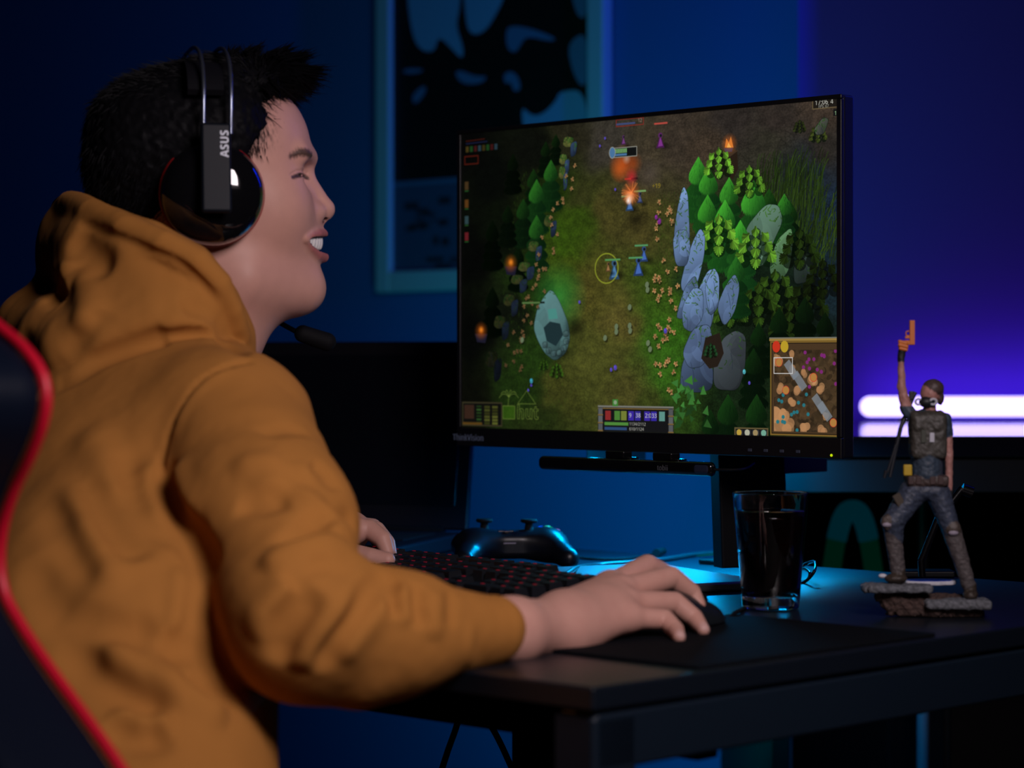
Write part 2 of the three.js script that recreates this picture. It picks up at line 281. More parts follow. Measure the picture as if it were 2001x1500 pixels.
// ---- locks of hair: tapered, bent strands
function strand(root, dir, len, r, bend, out) {     // adds a three-sided tapered strand
  const side = new V3().crossVectors(dir, Math.abs(dir.y) > 0.9 ? new V3(1, 0, 0) : UP).normalize(), oth = new V3().crossVectors(dir, side);
  const seg = 3, ring = [];
  for (let i = 0; i <= seg; i++) { const t = i / seg, c = root.clone().addScaledVector(dir, len * t).addScaledVector(bend, len * t * t), rr = r * (1 - t * 0.92); ring.push([0, 1, 2].map(k => { const a = k * 2.0944; return c.clone().addScaledVector(side, Math.cos(a) * rr).addScaledVector(oth, Math.sin(a) * rr); })); }
  for (let i = 0; i < seg; i++) for (let k = 0; k < 3; k++) { const a = ring[i][k], b = ring[i][(k + 1) % 3], c = ring[i + 1][k], d = ring[i + 1][(k + 1) % 3]; for (const q of [a, b, c, b, d, c]) out.push(q.x, q.y, q.z); }
}
const hairGeo = (() => {
  const out = [], r = rng(5), pos = hairCap.attributes.position, nor = hairCap.attributes.normal, N = pos.count;
  const rv = () => new V3(r() - 0.5, r() - 0.5, r() - 0.5);
  for (let i = 0; i < 15000; i++) {
    const q = (r() * N) | 0, p = new V3().fromBufferAttribute(pos, q), n = new V3().fromBufferAttribute(nor, q), l = p.clone().sub(HEAD.O), a = l.dot(HX), b = l.dot(HY);
    const front = smooth(0.02, 0.08, a) * smooth(0.035, 0.085, b), top = smooth(0.06, 0.11, b), backs = smooth(-0.02, -0.09, a);
    const d = n.clone().multiplyScalar(0.10 + 0.35 * front + 0.12 * top).addScaledVector(HY, -0.9 + 0.9 * top + 0.2 * front).addScaledVector(HX, -0.35 * (1 - front) + 1.1 * front - 0.5 * top * (1 - front)).addScaledVector(rv(), 0.55).normalize();
    strand(p.addScaledVector(n, -0.003), d, (0.010 + 0.010 * r()) * (1 + 0.5 * front), 0.00045 + 0.0004 * r(), rv().multiplyScalar(0.35).addScaledVector(n, -0.25), out);
  }
  // the tufts of the fringe that stand out in front and on top
  const tuft = (px, py, z, ex, ey, n, len) => { for (let i = 0; i < n; i++) { const p = hp(px + (r() - 0.5) * 26, py + (r() - 0.5) * 18, z + (r() - 0.5) * 0.03), e = hp(ex + (r() - 0.5) * 30, ey + (r() - 0.5) * 16, z + (r() - 0.5) * 0.012), d = e.clone().sub(p), L = d.length(); strand(p, d.divideScalar(L), L * (0.75 + 0.35 * r()), 0.0012, rv().multiplyScalar(0.25), out); } };
  for (const z of [-0.03, 0, 0.03]) {
    tuft(555, 140, z, 628, 146, 70, 1); tuft(545, 125, z, 600, 112, 60, 1); tuft(520, 118, z, 560, 97, 60, 1); tuft(560, 155, z, 606, 180, 70, 1); tuft(535, 160, z, 582, 195, 50, 1);
    tuft(480, 118, z, 500, 96, 50, 1); tuft(440, 118, z, 455, 100, 40, 1); tuft(550, 150, z, 618, 162, 50, 1);
  }
  for (const z of [0.02, 0.04, 0.055]) { tuft(520, 170, z, 545, 205, 14, 1); tuft(500, 185, z, 522, 212, 14, 1); tuft(478, 235, z, 512, 246, 20, 1); }
  for (let i = 0; i < 500; i++) { const p = march(headF, 462 + r() * 62, 236 + r() * 70); if (!p) continue; const q = p.clone().sub(HEAD.O); if (q.dot(HX) > 0.058 || r() < smooth(0.030, 0.058, q.dot(HX))) continue; strand(p, new V3(0.15, -0.9, 0.12).addScaledVector(rv(), 0.7).normalize(), 0.005 + 0.004 * r(), 0.0004, rv().multiplyScalar(0.3), out); }
  const g = new THREE.BufferGeometry(); g.setAttribute('position', new THREE.BufferAttribute(new Float32Array(out), 3)); g.computeVertexNormals();
  return merge([hairCap, g]);
})();
console.log('hair');
// ---- hoodie: torso, sleeves and the hood lying on the back, with folds pressed into it
const TF = new V3(0.80, 0, -0.60), TS = new V3(0.60, 0, 0.80);              // torso: forwards, and towards its right side
const shoulderR = P(446, 852, 1.955), elbowR = P(588, 1212, 1.71), wristR = P(1095, 1216, 1.90), cuffR = P(958, 1231, 1.803);
const chest = P(262, 905, 2.08), waist = P(210, 1300, 1.83), hips = P(210, 1700, 1.69);
const shoulderL = chest.clone().addScaledVector(TS, -0.155).setY(0.905), elbowL = P(370, 1040, 2.28), cuffL = P(615, 1070, 2.36);
function torsoCap(a, b, ra, rb, squash) {                                    // capsule wider across the shoulders than deep
  return (x, y, z) => { const f = (px, py, pz) => { const s = px * TS.x + pz * TS.z, t = px * TF.x + pz * TF.z; return [s / squash, py, t]; };
    const p = f(x - a.x, y - a.y, z - a.z), d = f(b.x - a.x, b.y - a.y, b.z - a.z), t = clamp((p[0] * d[0] + p[1] * d[1] + p[2] * d[2]) / (d[0] * d[0] + d[1] * d[1] + d[2] * d[2]), 0, 1);
    return (Math.hypot(p[0] - d[0] * t, p[1] - d[1] * t, p[2] - d[2] * t) - (ra + (rb - ra) * t)); };
}
const torsoF = blend([torsoCap(chest, waist, 0.118, 0.108, 1.14), torsoCap(waist, hips, 0.108, 0.122, 1.22), cap(P(330, 815, 2.11), shoulderR, 0.069, 0.069), cap(P(330, 800, 2.15), shoulderL, 0.075, 0.07)], 0.06);
const sleeveF = blend([cap(shoulderR, P(520, 1030, 1.83), 0.069, 0.066), cap(P(520, 1030, 1.83), elbowR, 0.064, 0.0515), cap(elbowR, P(770, 1240, 1.745), 0.0515, 0.0425), cap(P(770, 1240, 1.745), cuffR, 0.0435, 0.0262), cap(P(580, 1262, 1.71), P(690, 1314, 1.725), 0.028, 0.023)], 0.022);
const sleeveLF = blend([cap(shoulderL, elbowL, 0.07, 0.06), cap(elbowL, cuffL, 0.058, 0.036)], 0.03);
// the hood
const hoodPts = (list, r) => chain(list.map(p => P(p[0], p[1], p[2] - (p[2] < 2.25 ? 0.028 : 0))), list.map(() => r));
const hemF = chain([[128, 410, 2.30], [140, 404, 2.20], [180, 417, 2.12], [245, 448, 2.075], [320, 479, 2.055], [385, 512, 2.05], [425, 556, 2.055], [450, 606, 2.065], [466, 655, 2.085], [474, 700, 2.12]].map(p => P(p[0], p[1], p[2] - (p[2] < 2.25 ? 0.028 : 0))), [0.013, 0.014, 0.0135, 0.013, 0.0135, 0.0135, 0.013, 0.012, 0.011, 0.010]);
const hemFar = hoodPts([[128, 410, 2.30], [190, 450, 2.38], [290, 500, 2.40], [400, 600, 2.36], [450, 690, 2.30]], 0.014);
const hoodBody = blend([
  chain([[152, 446, 2.22], [200, 468, 2.13], [280, 505, 2.09], [350, 545, 2.085], [400, 600, 2.095], [440, 660, 2.115]].map(p => P(p[0], p[1], p[2] - (p[2] < 2.25 ? 0.028 : 0))), [0.0255, 0.031, 0.034, 0.034, 0.030, 0.022]),
  chain([[140, 505, 2.22], [190, 540, 2.12], [270, 590, 2.09], [350, 625, 2.09], [420, 660, 2.11]].map(p => P(p[0], p[1], p[2] - (p[2] < 2.25 ? 0.028 : 0))), [0.030, 0.034, 0.036, 0.034, 0.024]),
  chain([[72, 640, 2.19], [130, 640, 2.12], [210, 640, 2.095], [290, 640, 2.10]].map(p => P(p[0], p[1], p[2] - (p[2] < 2.25 ? 0.028 : 0))), [0.026, 0.034, 0.034, 0.030]),
  chain([[66, 640, 2.20], [80, 690, 2.17], [120, 705, 2.11]].map(p => P(p[0], p[1], p[2] - (p[2] < 2.25 ? 0.028 : 0))), [0.028, 0.028, 0.022]),
  chain([[150, 455, 2.24], [165, 560, 2.24], [130, 660, 2.22]].map(p => P(p[0], p[1], p[2] - (p[2] < 2.25 ? 0.028 : 0))), [0.024, 0.034, 0.045]),
  chain([[92, 700, 2.13], [150, 690, 2.085], [220, 664, 2.072], [300, 640, 2.07], [380, 632, 2.075]].map(p => P(p[0], p[1], p[2] - 0.048)), [0.026, 0.033, 0.034, 0.031, 0.026]),
  hoodPts([[200, 480, 2.36], [320, 580, 2.36], [420, 680, 2.30]], 0.034),
], 0.03);
function clothBase(x, y, z) {
  let d = smin(torsoF(x, y, z), sleeveLF(x, y, z), 0.05);
  d = smin(d, sleeveF(x, y, z), 0.010);
  const hood = smin(hoodBody(x, y, z), Math.min(hemF(x, y, z), hemFar(x, y, z)), 0.006);
  return smin(d, hood, 0.004);
}
// folds: lines on the cloth; positive height raises a ridge, negative presses a valley (all in metres)
const folds = [];
function fold(list, height, width) {
  let pts = list.map(([x, y]) => march(clothBase, x, y)).filter(Boolean); if (pts.length < 2) return;
  const med = pts.map(p => -p.z).sort((a, b) => a - b)[pts.length >> 1]; pts = pts.filter(p => Math.abs(-p.z - med) < 0.085); if (pts.length < 2) return;   // points past the edge of the sleeve are dropped
  const fine = new THREE.CatmullRomCurve3(pts, false, 'centripetal').getPoints(pts.length * 5), segs = [];
  const last = fine.length - 1, b = boxOf(fine, width * 2.6);
  for (let i = 0; i < last; i++) { const a = fine[i], c = fine[i + 1], dx = c.x - a.x, dy = c.y - a.y, dz = c.z - a.z; segs.push([a.x, a.y, a.z, dx, dy, dz, 1 / Math.max(1e-9, dx * dx + dy * dy + dz * dz), i / last, 1 / last]); }
  folds.push({ segs, b, seam: list.length > 5, height: height * (Math.abs(height) < 0.0085 ? 1.3 : 1), w2: 1 / (width * width) });
}
function clothF(x, y, z) {
  let d = clothBase(x, y, z);
  if (Math.abs(d) > 0.05) return d;
  let push = 0;
  for (const f of folds) {
    const b = f.b; if (x < b.min.x || x > b.max.x || y < b.min.y || y > b.max.y || z < b.min.z || z > b.max.z) continue;
    let best = 1e9, u = 0;
    for (const s of f.segs) { const px = x - s[0], py = y - s[1], pz = z - s[2], t = clamp((px * s[3] + py * s[4] + pz * s[5]) * s[6], 0, 1), qx = px - s[3] * t, qy = py - s[4] * t, qz = pz - s[5] * t, q = qx * qx + qy * qy + qz * qz; if (q < best) { best = q; u = s[7] + s[8] * t; } }
    const env = smooth(0, 0.28, u) * smooth(1, 0.72, u);
    push += f.height * (f.seam ? smooth(0, 0.05, u) * smooth(1, 0.95, u) : env) * Math.exp(-best * f.w2);
  }
  d -= push;
  return d - noise3(x * 16, y * 16, z * 16) * 0.0012 - noise3(x * 60, y * 60, z * 60) * 0.0002;
}
// hood: seam below the hem, dents and creases
fold([[105, 440], [150, 434], [220, 460], [290, 488], [350, 515], [400, 560], [430, 610], [455, 665], [470, 705]], -0.0045, 0.0035);
fold([[140, 455], [160, 480], [190, 505], [225, 530]], -0.012, 0.012);
fold([[95, 560], [110, 575], [125, 585]], -0.015, 0.010); fold([[80, 545], [100, 565], [122, 580]], -0.006, 0.010);
fold([[345, 600], [390, 602], [430, 625], [455, 660]], -0.010, 0.012);
fold([[300, 650], [350, 632], [400, 640], [445, 672]], 0.006, 0.011);
fold([[150, 520], [165, 560], [168, 610], [150, 660]], 0.006, 0.012);
fold([[135, 500], [130, 540], [140, 570]], 0.006, 0.010);
fold([[200, 600], [175, 640], [120, 700]], -0.004, 0.010);
fold([[30, 660], [50, 680], [45, 720]], -0.004, 0.010);
// lower edge of the hood: the deep line over the back
fold([[100, 752], [140, 735], [200, 700], [270, 676], [340, 655], [400, 652], [440, 668], [478, 700]], -0.010, 0.0065);
fold([[70, 768], [105, 752], [145, 735], [205, 702], [270, 678], [330, 660]], -0.014, 0.008);
// armhole seam
fold([[495, 703], [440, 718], [395, 742], [358, 785], [332, 840], [316, 900], [314, 950]], -0.0032, 0.0032);
fold([[480, 712], [425, 732], [385, 765], [352, 820], [335, 880]], 0.0016, 0.007);
// arm against the body
fold([[316, 905], [330, 960], [362, 1030], [400, 1085], [430, 1118]], -0.022, 0.010);
fold([[345, 900], [350, 960], [385, 1040]], 0.006, 0.014);
// upper sleeve
fold([[500, 848], [550, 838], [605, 846]], -0.004, 0.010);
fold([[460, 972], [520, 968], [575, 945], [560, 905], [520, 885]], -0.0035, 0.011);
fold([[440, 925], [500, 905], [570, 915], [630, 950]], 0.0045, 0.013);
fold([[455, 985], [520, 985], [570, 975]], -0.0065, 0.009);
fold([[470, 950], [530, 945], [585, 960], [640, 1000], [690, 1012]], 0.004, 0.010);
fold([[600, 900], [635, 925], [660, 965]], -0.004, 0.010);
fold([[640, 1000], [670, 1008], [696, 1018]], -0.006, 0.008);
fold([[620, 1000], [650, 1030], [690, 1045], [735, 1060]], 0.006, 0.009);
fold([[535, 1075], [590, 1040], [630, 1018], [660, 1035], [705, 1050]], -0.008, 0.009);
fold([[505, 1120], [545, 1085], [620, 1060], [680, 1060], [735, 1075]], 0.006, 0.010);
fold([[555, 1150], [600, 1115], [665, 1090], [725, 1085]], -0.007, 0.008);
// the elbow: long folds fanning to the lower side
fold([[556, 1300], [552, 1265], [566, 1225], [596, 1180], [630, 1150]], -0.014, 0.0100);
fold([[575, 1312], [600, 1270], [650, 1205], [710, 1140], [755, 1095]], 0.0085, 0.0110);
fold([[615, 1315], [640, 1275], [690, 1205], [735, 1145], [765, 1105]], -0.0105, 0.0090);
fold([[655, 1305], [690, 1250], [735, 1190], [775, 1135]], 0.0050, 0.0110);
fold([[475, 1245], [510, 1205], [560, 1165], [620, 1130], [680, 1105]], 0.0060, 0.0130);
fold([[520, 1255], [545, 1210], [590, 1160], [650, 1120], [720, 1090]], -0.0055, 0.0095);
// forearm
fold([[768, 1118], [765, 1160], [772, 1215]], -0.006, 0.0065); fold([[815, 1135], [812, 1175], [822, 1235]], -0.0045, 0.0065); fold([[790, 1128], [790, 1180], [800, 1230]], 0.0035, 0.008);
fold([[880, 1150], [882, 1190], [885, 1230]], -0.003, 0.006); fold([[850, 1145], [848, 1200], [850, 1260]], 0.003, 0.009);
fold([[920, 1315], [915, 1270], [918, 1200]], 0.002, 0.007);
// the back: slack folds running down to the waist
fold([[140, 850], [170, 915], [205, 985], [250, 1060], [290, 1100]], -0.010, 0.014); fold([[165, 830], [205, 910], [240, 985], [290, 1060]], 0.006, 0.015);
fold([[240, 870], [262, 950], [300, 1020], [350, 1075]], -0.011, 0.014); fold([[275, 880], [295, 960], [335, 1030]], 0.005, 0.013);
fold([[95, 950], [125, 1020], [155, 1090], [200, 1160]], -0.010, 0.014); fold([[120, 930], [150, 1010], [195, 1100], [240, 1160]], 0.006, 0.014);
fold([[60, 1080], [90, 1150], [150, 1240], [220, 1310]], -0.011, 0.016); fold([[125, 1190], [190, 1215], [260, 1230], [320, 1230]], -0.012, 0.013);
fold([[110, 1190], [170, 1250], [240, 1300], [320, 1345], [400, 1400]], 0.012, 0.014); fold([[120, 1240], [190, 1310], [280, 1365], [350, 1400]], -0.014, 0.015);
fold([[300, 1360], [350, 1350], [400, 1380], [450, 1420]], 0.008, 0.016); fold([[200, 1410], [270, 1440], [340, 1430]], -0.010, 0.013); fold([[210, 1380], [280, 1405], [345, 1410]], 0.006, 0.012);
fold([[300, 1275], [380, 1265], [450, 1285]], -0.010, 0.013); fold([[320, 1330], [400, 1345], [470, 1360]], -0.009, 0.012); fold([[350, 1100], [345, 1170], [335, 1250]], 0.004, 0.006);
console.log('folds', folds.length);
const hoodieGeo = skin(clothF, new V3(-0.62, 0.52, -2.60), new V3(0.04, 1.16, -1.48), 0.0042, null, 2.2);
console.log('hoodie', hoodieGeo.attributes.position.count);
// ---- right hand on the mouse (seen from the little-finger side)
const HR = {
  wrist: P(1104, 1221, 1.910), palm: P(1178, 1198, 1.950),
  pinky: [[1226, 1206, 1.940], [1299, 1210, 1.952], [1320, 1230, 1.940], [1327, 1244, 1.922]],
  ring: [[1222, 1178, 1.960], [1318, 1177, 1.986], [1356, 1207, 1.985], [1374, 1230, 1.968]],
  middle: [[1214, 1154, 1.980], [1311, 1128, 2.020], [1351, 1157, 2.030], [1366, 1180, 2.026]],
  index: [[1192, 1146, 2.000], [1265, 1105, 2.045], [1310, 1126, 2.070], [1338, 1160, 2.078]],
  thumb: [[1140, 1205, 1.985], [1190, 1205, 2.02], [1240, 1200, 2.045], [1290, 1195, 2.06]],
};
const fingerR = { pinky: [9.6, 8.2, 7.0, 5.2], ring: [10.4, 9.0, 7.8, 5.4], middle: [11.0, 9.6, 8.0, 5.6], index: [11, 9.6, 8.2, 6.0], thumb: [13, 11.5, 10, 8] };
function handField(H, R, forearm, wristR0) {
  const fingers = Object.keys(R).map(k => chain(H[k].map(p => P(...p)), R[k].map(r => r * M)));
  const pts = k => P(...H[k][0]);
  const ks = ['pinky', 'ring', 'middle', 'index'], across = pts('index').sub(pts('pinky')).multiplyScalar(0.16);
  const palm = blend([...ks.map((k, i) => cap(H.wrist.clone().addScaledVector(across, i - 1.5), pts(k), wristR0 * 0.93, R[k][0] * M * 1.12)), cap(pts('pinky'), pts('index'), 0.0098, 0.0108), cap(H.wrist, H.palm, wristR0, 0.019), cap(H.wrist, pts('thumb'), 0.016, 0.013)], 0.011);
  return (x, y, z) => { let d = palm(x, y, z); d = smin(d, forearm(x, y, z), 0.02); for (const f of fingers) d = smin(d, f(x, y, z), 0.0042); return d; };
}
const forearmR = blend([cap(P(880, 1236, 1.80), P(1000, 1233, 1.845), 0.026, 0.0250), cap(P(1000, 1233, 1.845), P(1104, 1221, 1.910), 0.0250, 0.0208)], 0.01);
const handRF = handField(HR, fingerR, forearmR, 0.0205);
const NAIL = [0.62, 0.37, 0.33];
const nails = [['ring', HR], ['pinky', HR]].map(([k, H]) => { const a = P(...H[k][2]), b = P(...H[k][3]); return { c: b.clone().lerp(a, 0.05).add(new V3(0.002, 0.0035, 0.004)), r: 0.0058 }; });
function handColor(x, y, z) { const n = noise3(x * 60, y * 60, z * 60) * 0.5 + noise3(x * 190, y * 190, z * 190) * 0.3; let c = SKIN.map((v, i) => v * (1 + n * (i ? 0.07 : 0.04))); for (const q of nails) { const d = Math.hypot(x - q.c.x, y - q.c.y, z - q.c.z); c = mix3(c, NAIL, smooth(q.r, q.r * 0.7, d)); } return c; }
{ // knuckle creases
}
const allR = [HR.wrist, P(880, 1236, 1.80), ...Object.keys(fingerR).flatMap(k => HR[k].map(p => P(...p)))];
const bR = boxOf(allR, 0.04), handRGeo = skin(handRF, bR.min, bR.max, 0.0018, handColor);
// ---- left hand on the keyboard
const HL = {
  wrist: P(640, 1058, 2.345), palm: P(680, 1040, 2.325),
  pinky: [[690, 1030, 2.365], [720, 1030, 2.385], [735, 1050, 2.385], [740, 1068, 2.375]],
  ring: [[692, 1028, 2.345], [728, 1030, 2.365], [746, 1052, 2.365], [752, 1072, 2.355]],
  middle: [[693, 1032, 2.325], [735, 1036, 2.335], [756, 1060, 2.325], [762, 1080, 2.315]],
  index: [[690, 1036, 2.300], [722, 1034, 2.300], [748, 1054, 2.290], [757, 1077, 2.285]],
  thumb: [[660, 1070, 2.285], [690, 1085, 2.270], [725, 1090, 2.260], [757, 1094, 2.255]],
};
const fingerL = { pinky: [9, 8, 7, 6], ring: [9.8, 8.8, 7.8, 6.5], middle: [10, 9, 8, 6.6], index: [10.5, 9.6, 8.6, 6.8], thumb: [12, 11, 9.5, 7.5] };
const forearmL = cap(P(560, 1085, 2.355), P(640, 1058, 2.345), 0.028, 0.024);
const handLF = handField(HL, fingerL, forearmL, 0.022);
const allL = [HL.wrist, P(580, 1080, 2.355), ...Object.keys(fingerL).flatMap(k => HL[k].map(p => P(...p)))];
const bL = boxOf(allL, 0.035), handLGeo = skin(handLF, bL.min, bL.max, 0.0022, handColor);
// ---- the rest of the body (under the clothes) and the legs
const kneeR = hips.clone().addScaledVector(VV, 0.40).addScaledVector(TS, 0.06).setY(0.53), kneeL = hips.clone().addScaledVector(VV, 0.40).addScaledVector(TS, -0.20).setY(0.53), footR = kneeR.clone().addScaledVector(VV, 0.03).setY(0.07), footL = kneeL.clone().addScaledVector(VV, 0.03).setY(0.07);
const hipR = hips.clone().addScaledVector(TS, 0.09).setY(0.55), hipL = hips.clone().addScaledVector(TS, -0.09).setY(0.55);
const bodyCore = blend([cap(chest, hips, 0.085, 0.09), cap(P(345, 720, 2.2), chest, 0.05, 0.085), cap(chest, shoulderR, 0.06, 0.042), cap(shoulderR, elbowR, 0.042, 0.036), cap(elbowR, P(900, 1236, 1.80), 0.036, 0.020), cap(chest, shoulderL, 0.06, 0.042), cap(shoulderL, elbowL, 0.042, 0.036), cap(elbowL, cuffL, 0.036, 0.025), cap(hipR, kneeR, 0.065, 0.045), cap(kneeR, footR, 0.045, 0.03), cap(hipL, kneeL, 0.065, 0.045), cap(kneeL, footL, 0.045, 0.03)], 0.03);
const coreGeo = skin(bodyCore, new V3(-0.66, 0.02, -2.65), new V3(0.2, 1.12, -1.4), 0.014, () => SKIN);
const trouserF = blend([cap(hipR, kneeR, 0.088, 0.07), cap(kneeR, footR.clone().setY(0.12), 0.068, 0.055), cap(hipL, kneeL, 0.088, 0.07), cap(kneeL, footL.clone().setY(0.12), 0.068, 0.055), cap(hipR, hipL, 0.115, 0.115)], 0.03);
const trouserGeo = skin((x, y, z) => trouserF(x, y, z) - noise3(x * 18, y * 18, z * 18) * 0.004, new V3(-0.75, 0.03, -2.6), new V3(0.25, 0.75, -1.35), 0.009);
const person = thing('person', 'person in an ochre hoodie and black headset smiling at the game', 'person', new V3(hips.x, 0, hips.z));
const matSkin = mat([1, 1, 1], { vertexColors: true, roughness: 0.48, specularIntensity: 0.6 });
part(person, 'body', [headGeo, handRGeo, handLGeo, coreGeo], matSkin);
part(person, 'hair', hairGeo, mat([0.004, 0.004, 0.005], { roughness: 0.55, specularIntensity: 0.12 }), 'short black spiky hair');
part(person, 'hoodie', hoodieGeo, mat([0.40, 0.165, 0.036], { roughness: 0.92, specularIntensity: 0.25, sheen: 0.25, sheenRoughness: 0.6, sheenColor: new THREE.Color().setRGB(0.6, 0.32, 0.12) }), 'ochre hoodie with the hood down');
part(person, 'trousers', trouserGeo, mat([0.006, 0.006, 0.007], { roughness: 0.85 }), 'black trousers');
for (const f of [footR, footL]) part(person, 'shoe', skin(blend([ell(f.clone().addScaledVector(VV, 0.06).setY(0.045), 0.13, 0.042, 0.045, VV), cap(f.clone().setY(0.06), f.clone().setY(0.11), 0.04, 0.045)], 0.03), f.clone().add(new V3(-0.2, -0.09, -0.25)), f.clone().add(new V3(0.25, 0.13, 0.2)), 0.008), mat([0.012, 0.012, 0.013], { roughness: 0.6 }), 'black shoe');
console.log('person done');
// ------------------------------------------------------------------ desk
const matBlack = mat([0.004, 0.004, 0.005], { roughness: 0.55, specularIntensity: 0.22 });
const matBlackGloss = mat([0.004, 0.004, 0.005], { roughness: 0.12, clearcoat: 0.5, clearcoatRoughness: 0.05 });
const matRubber = mat([0.004, 0.004, 0.005], { roughness: 0.75, specularIntensity: 0.3 });
const matMetalDark = mat([0.006, 0.012, 0.022], { roughness: 0.45, specularIntensity: 0.6 });
const corner = ground(1158.6, 1343);                                         // the desk corner nearest to the camera
const DL = 1.75, DW = 0.895, SLAB = 0.017;
const desk = thing('desk', 'black desk with a thin top and dark metal frame and legs', 'desk', corner.clone().setY(0).addScaledVector(U, DL / 2).addScaledVector(VV, DW / 2));
const dk = (u, y, v) => corner.clone().addScaledVector(U, u).addScaledVector(VV, v).setY(y);
const grain = (() => { const S = 512, d = new Uint8Array(S * S * 4), r = rng(9); for (let i = 0; i < S * S; i++) { const x = i % S, y = i / S | 0; const n = noise3(x * 0.05, y * 0.05, 1) * 20 + noise3(x * 0.4, y * 0.4, 5) * 24 + (r() - 0.5) * 40; const v = clamp(128 + n, 0, 255); d[i * 4] = d[i * 4 + 1] = d[i * 4 + 2] = v; d[i * 4 + 3] = 255; } const t = new THREE.DataTexture(d, S, S); t.wrapS = t.wrapT = THREE.RepeatWrapping; t.magFilter = THREE.LinearFilter; t.minFilter = THREE.LinearMipmapLinearFilter; t.generateMipmaps = true; t.needsUpdate = true; return t; })();
const deskGrain = grain.clone(); deskGrain.repeat.set(9, 5); deskGrain.needsUpdate = true;
const matDesk = mat([0.005, 0.008, 0.014], { roughness: 0.36, bumpMap: deskGrain, bumpScale: 0.00006 });
part(desk, 'tabletop', deskBox(dk(DL / 2, DESK_Y - SLAB / 2, DW / 2), DL, SLAB, DW, 0.0022), matDesk);
const RAIL = 0.040, ry = DESK_Y - SLAB - 0.003 - RAIL / 2;
part(desk, 'side_rail', deskBox(dk(0.014, ry, DW / 2), 0.024, RAIL, DW - 0.012, 0.003), matMetalDark);
part(desk, 'side_rail', deskBox(dk(DL - 0.014, ry, DW / 2), 0.024, RAIL, DW - 0.012, 0.003), matMetalDark);
part(desk, 'front_rail', deskBox(dk(DL / 2, ry - 0.006, 0.16), DL - 0.06, RAIL + 0.012, 0.025, 0.003), matBlack);
part(desk, 'back_rail', deskBox(dk(DL / 2, ry, DW - 0.10), DL - 0.06, RAIL, 0.025, 0.003), matBlack);
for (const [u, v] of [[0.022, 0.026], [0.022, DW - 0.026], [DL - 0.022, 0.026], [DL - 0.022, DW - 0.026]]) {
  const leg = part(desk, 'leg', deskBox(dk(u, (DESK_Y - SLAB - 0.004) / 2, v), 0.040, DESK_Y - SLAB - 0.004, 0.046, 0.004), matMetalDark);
  part(leg, 'end_piece', deskBox(dk(u, DESK_Y - SLAB - 0.004, v), 0.030, 0.003, 0.036, 0.001), mat([0.35, 0.36, 0.4], { roughness: 0.35, metalness: 0.9 }), 'silver strip standing in for a highlight');  // silver strip put in for the highlights at the leg top
}
part(desk, 'leg', deskBox(dk(0.62, (DESK_Y - SLAB) / 2, 0.60), 0.05, DESK_Y - SLAB - 0.002, 0.05, 0.004), matBlack);
// mouse pad
const pad = { fr: ground(1365, 1309), br: ground(1765, 1238) };
const padU = 0.215, padV = pad.fr.distanceTo(pad.br);
const padC = pad.fr.clone().addScaledVector(U, padU / 2).addScaledVector(VV, padV / 2).setY(DESK_Y + 0.0015);
single('mouse_pad', deskBox(padC, padU, 0.003, padV, 0.0012), mat([0.004, 0.005, 0.007], { roughness: 0.85, specularIntensity: 0.12 }), 'black cloth mouse pad near the desk corner under the hand', 'mouse pad');
const PAD_Y = DESK_Y + 0.003;

// ------------------------------------------------------------------ monitor
const E = U.clone().negate();                                                // screen right
const monR = P(1645, 897, 2.323), MW = 0.53, MBOT = 0.8756, MTOP = 1.2266, MH = MTOP - MBOT;
const mo = (u, y, out = 0) => monR.clone().setY(y).addScaledVector(E, u - MW).addScaledVector(VV, -out);   // u from the left edge, out = in front of the screen face
const scrW = MW - 0.012, scrB = MBOT + 0.0205, scrT = MTOP - 0.0045, scrH = scrT - scrB;
const monitor = thing('monitor', 'black monitor on a stand showing a green forest game', 'monitor', mo(MW * 0.62, DESK_Y, -0.09));
const matBezel = mat([0.006, 0.006, 0.008], { roughness: 0.38 });
part(monitor, 'housing', [box(mo(MW / 2, (MBOT + MTOP) / 2, -0.0115), MW, MH, 0.018, 0.003, E, UP, VV.clone().negate()), box(mo(MW / 2, (MBOT + MTOP) / 2, -0.032), MW * 0.7, MH * 0.7, 0.024, 0.008, E, UP, VV.clone().negate())], matBezel);
const bez = (u0, u1, y0, y1) => box(mo((u0 + u1) / 2, (y0 + y1) / 2, -0.0015), u1 - u0, y1 - y0, 0.005, 0.0012, E, UP, VV.clone().negate());
part(monitor, 'bezel', [bez(0, MW, scrT, MTOP), bez(0, MW, MBOT, scrB), bez(0, 0.006, scrB, scrT), bez(MW - 0.006, MW, scrB, scrT)], matBezel);
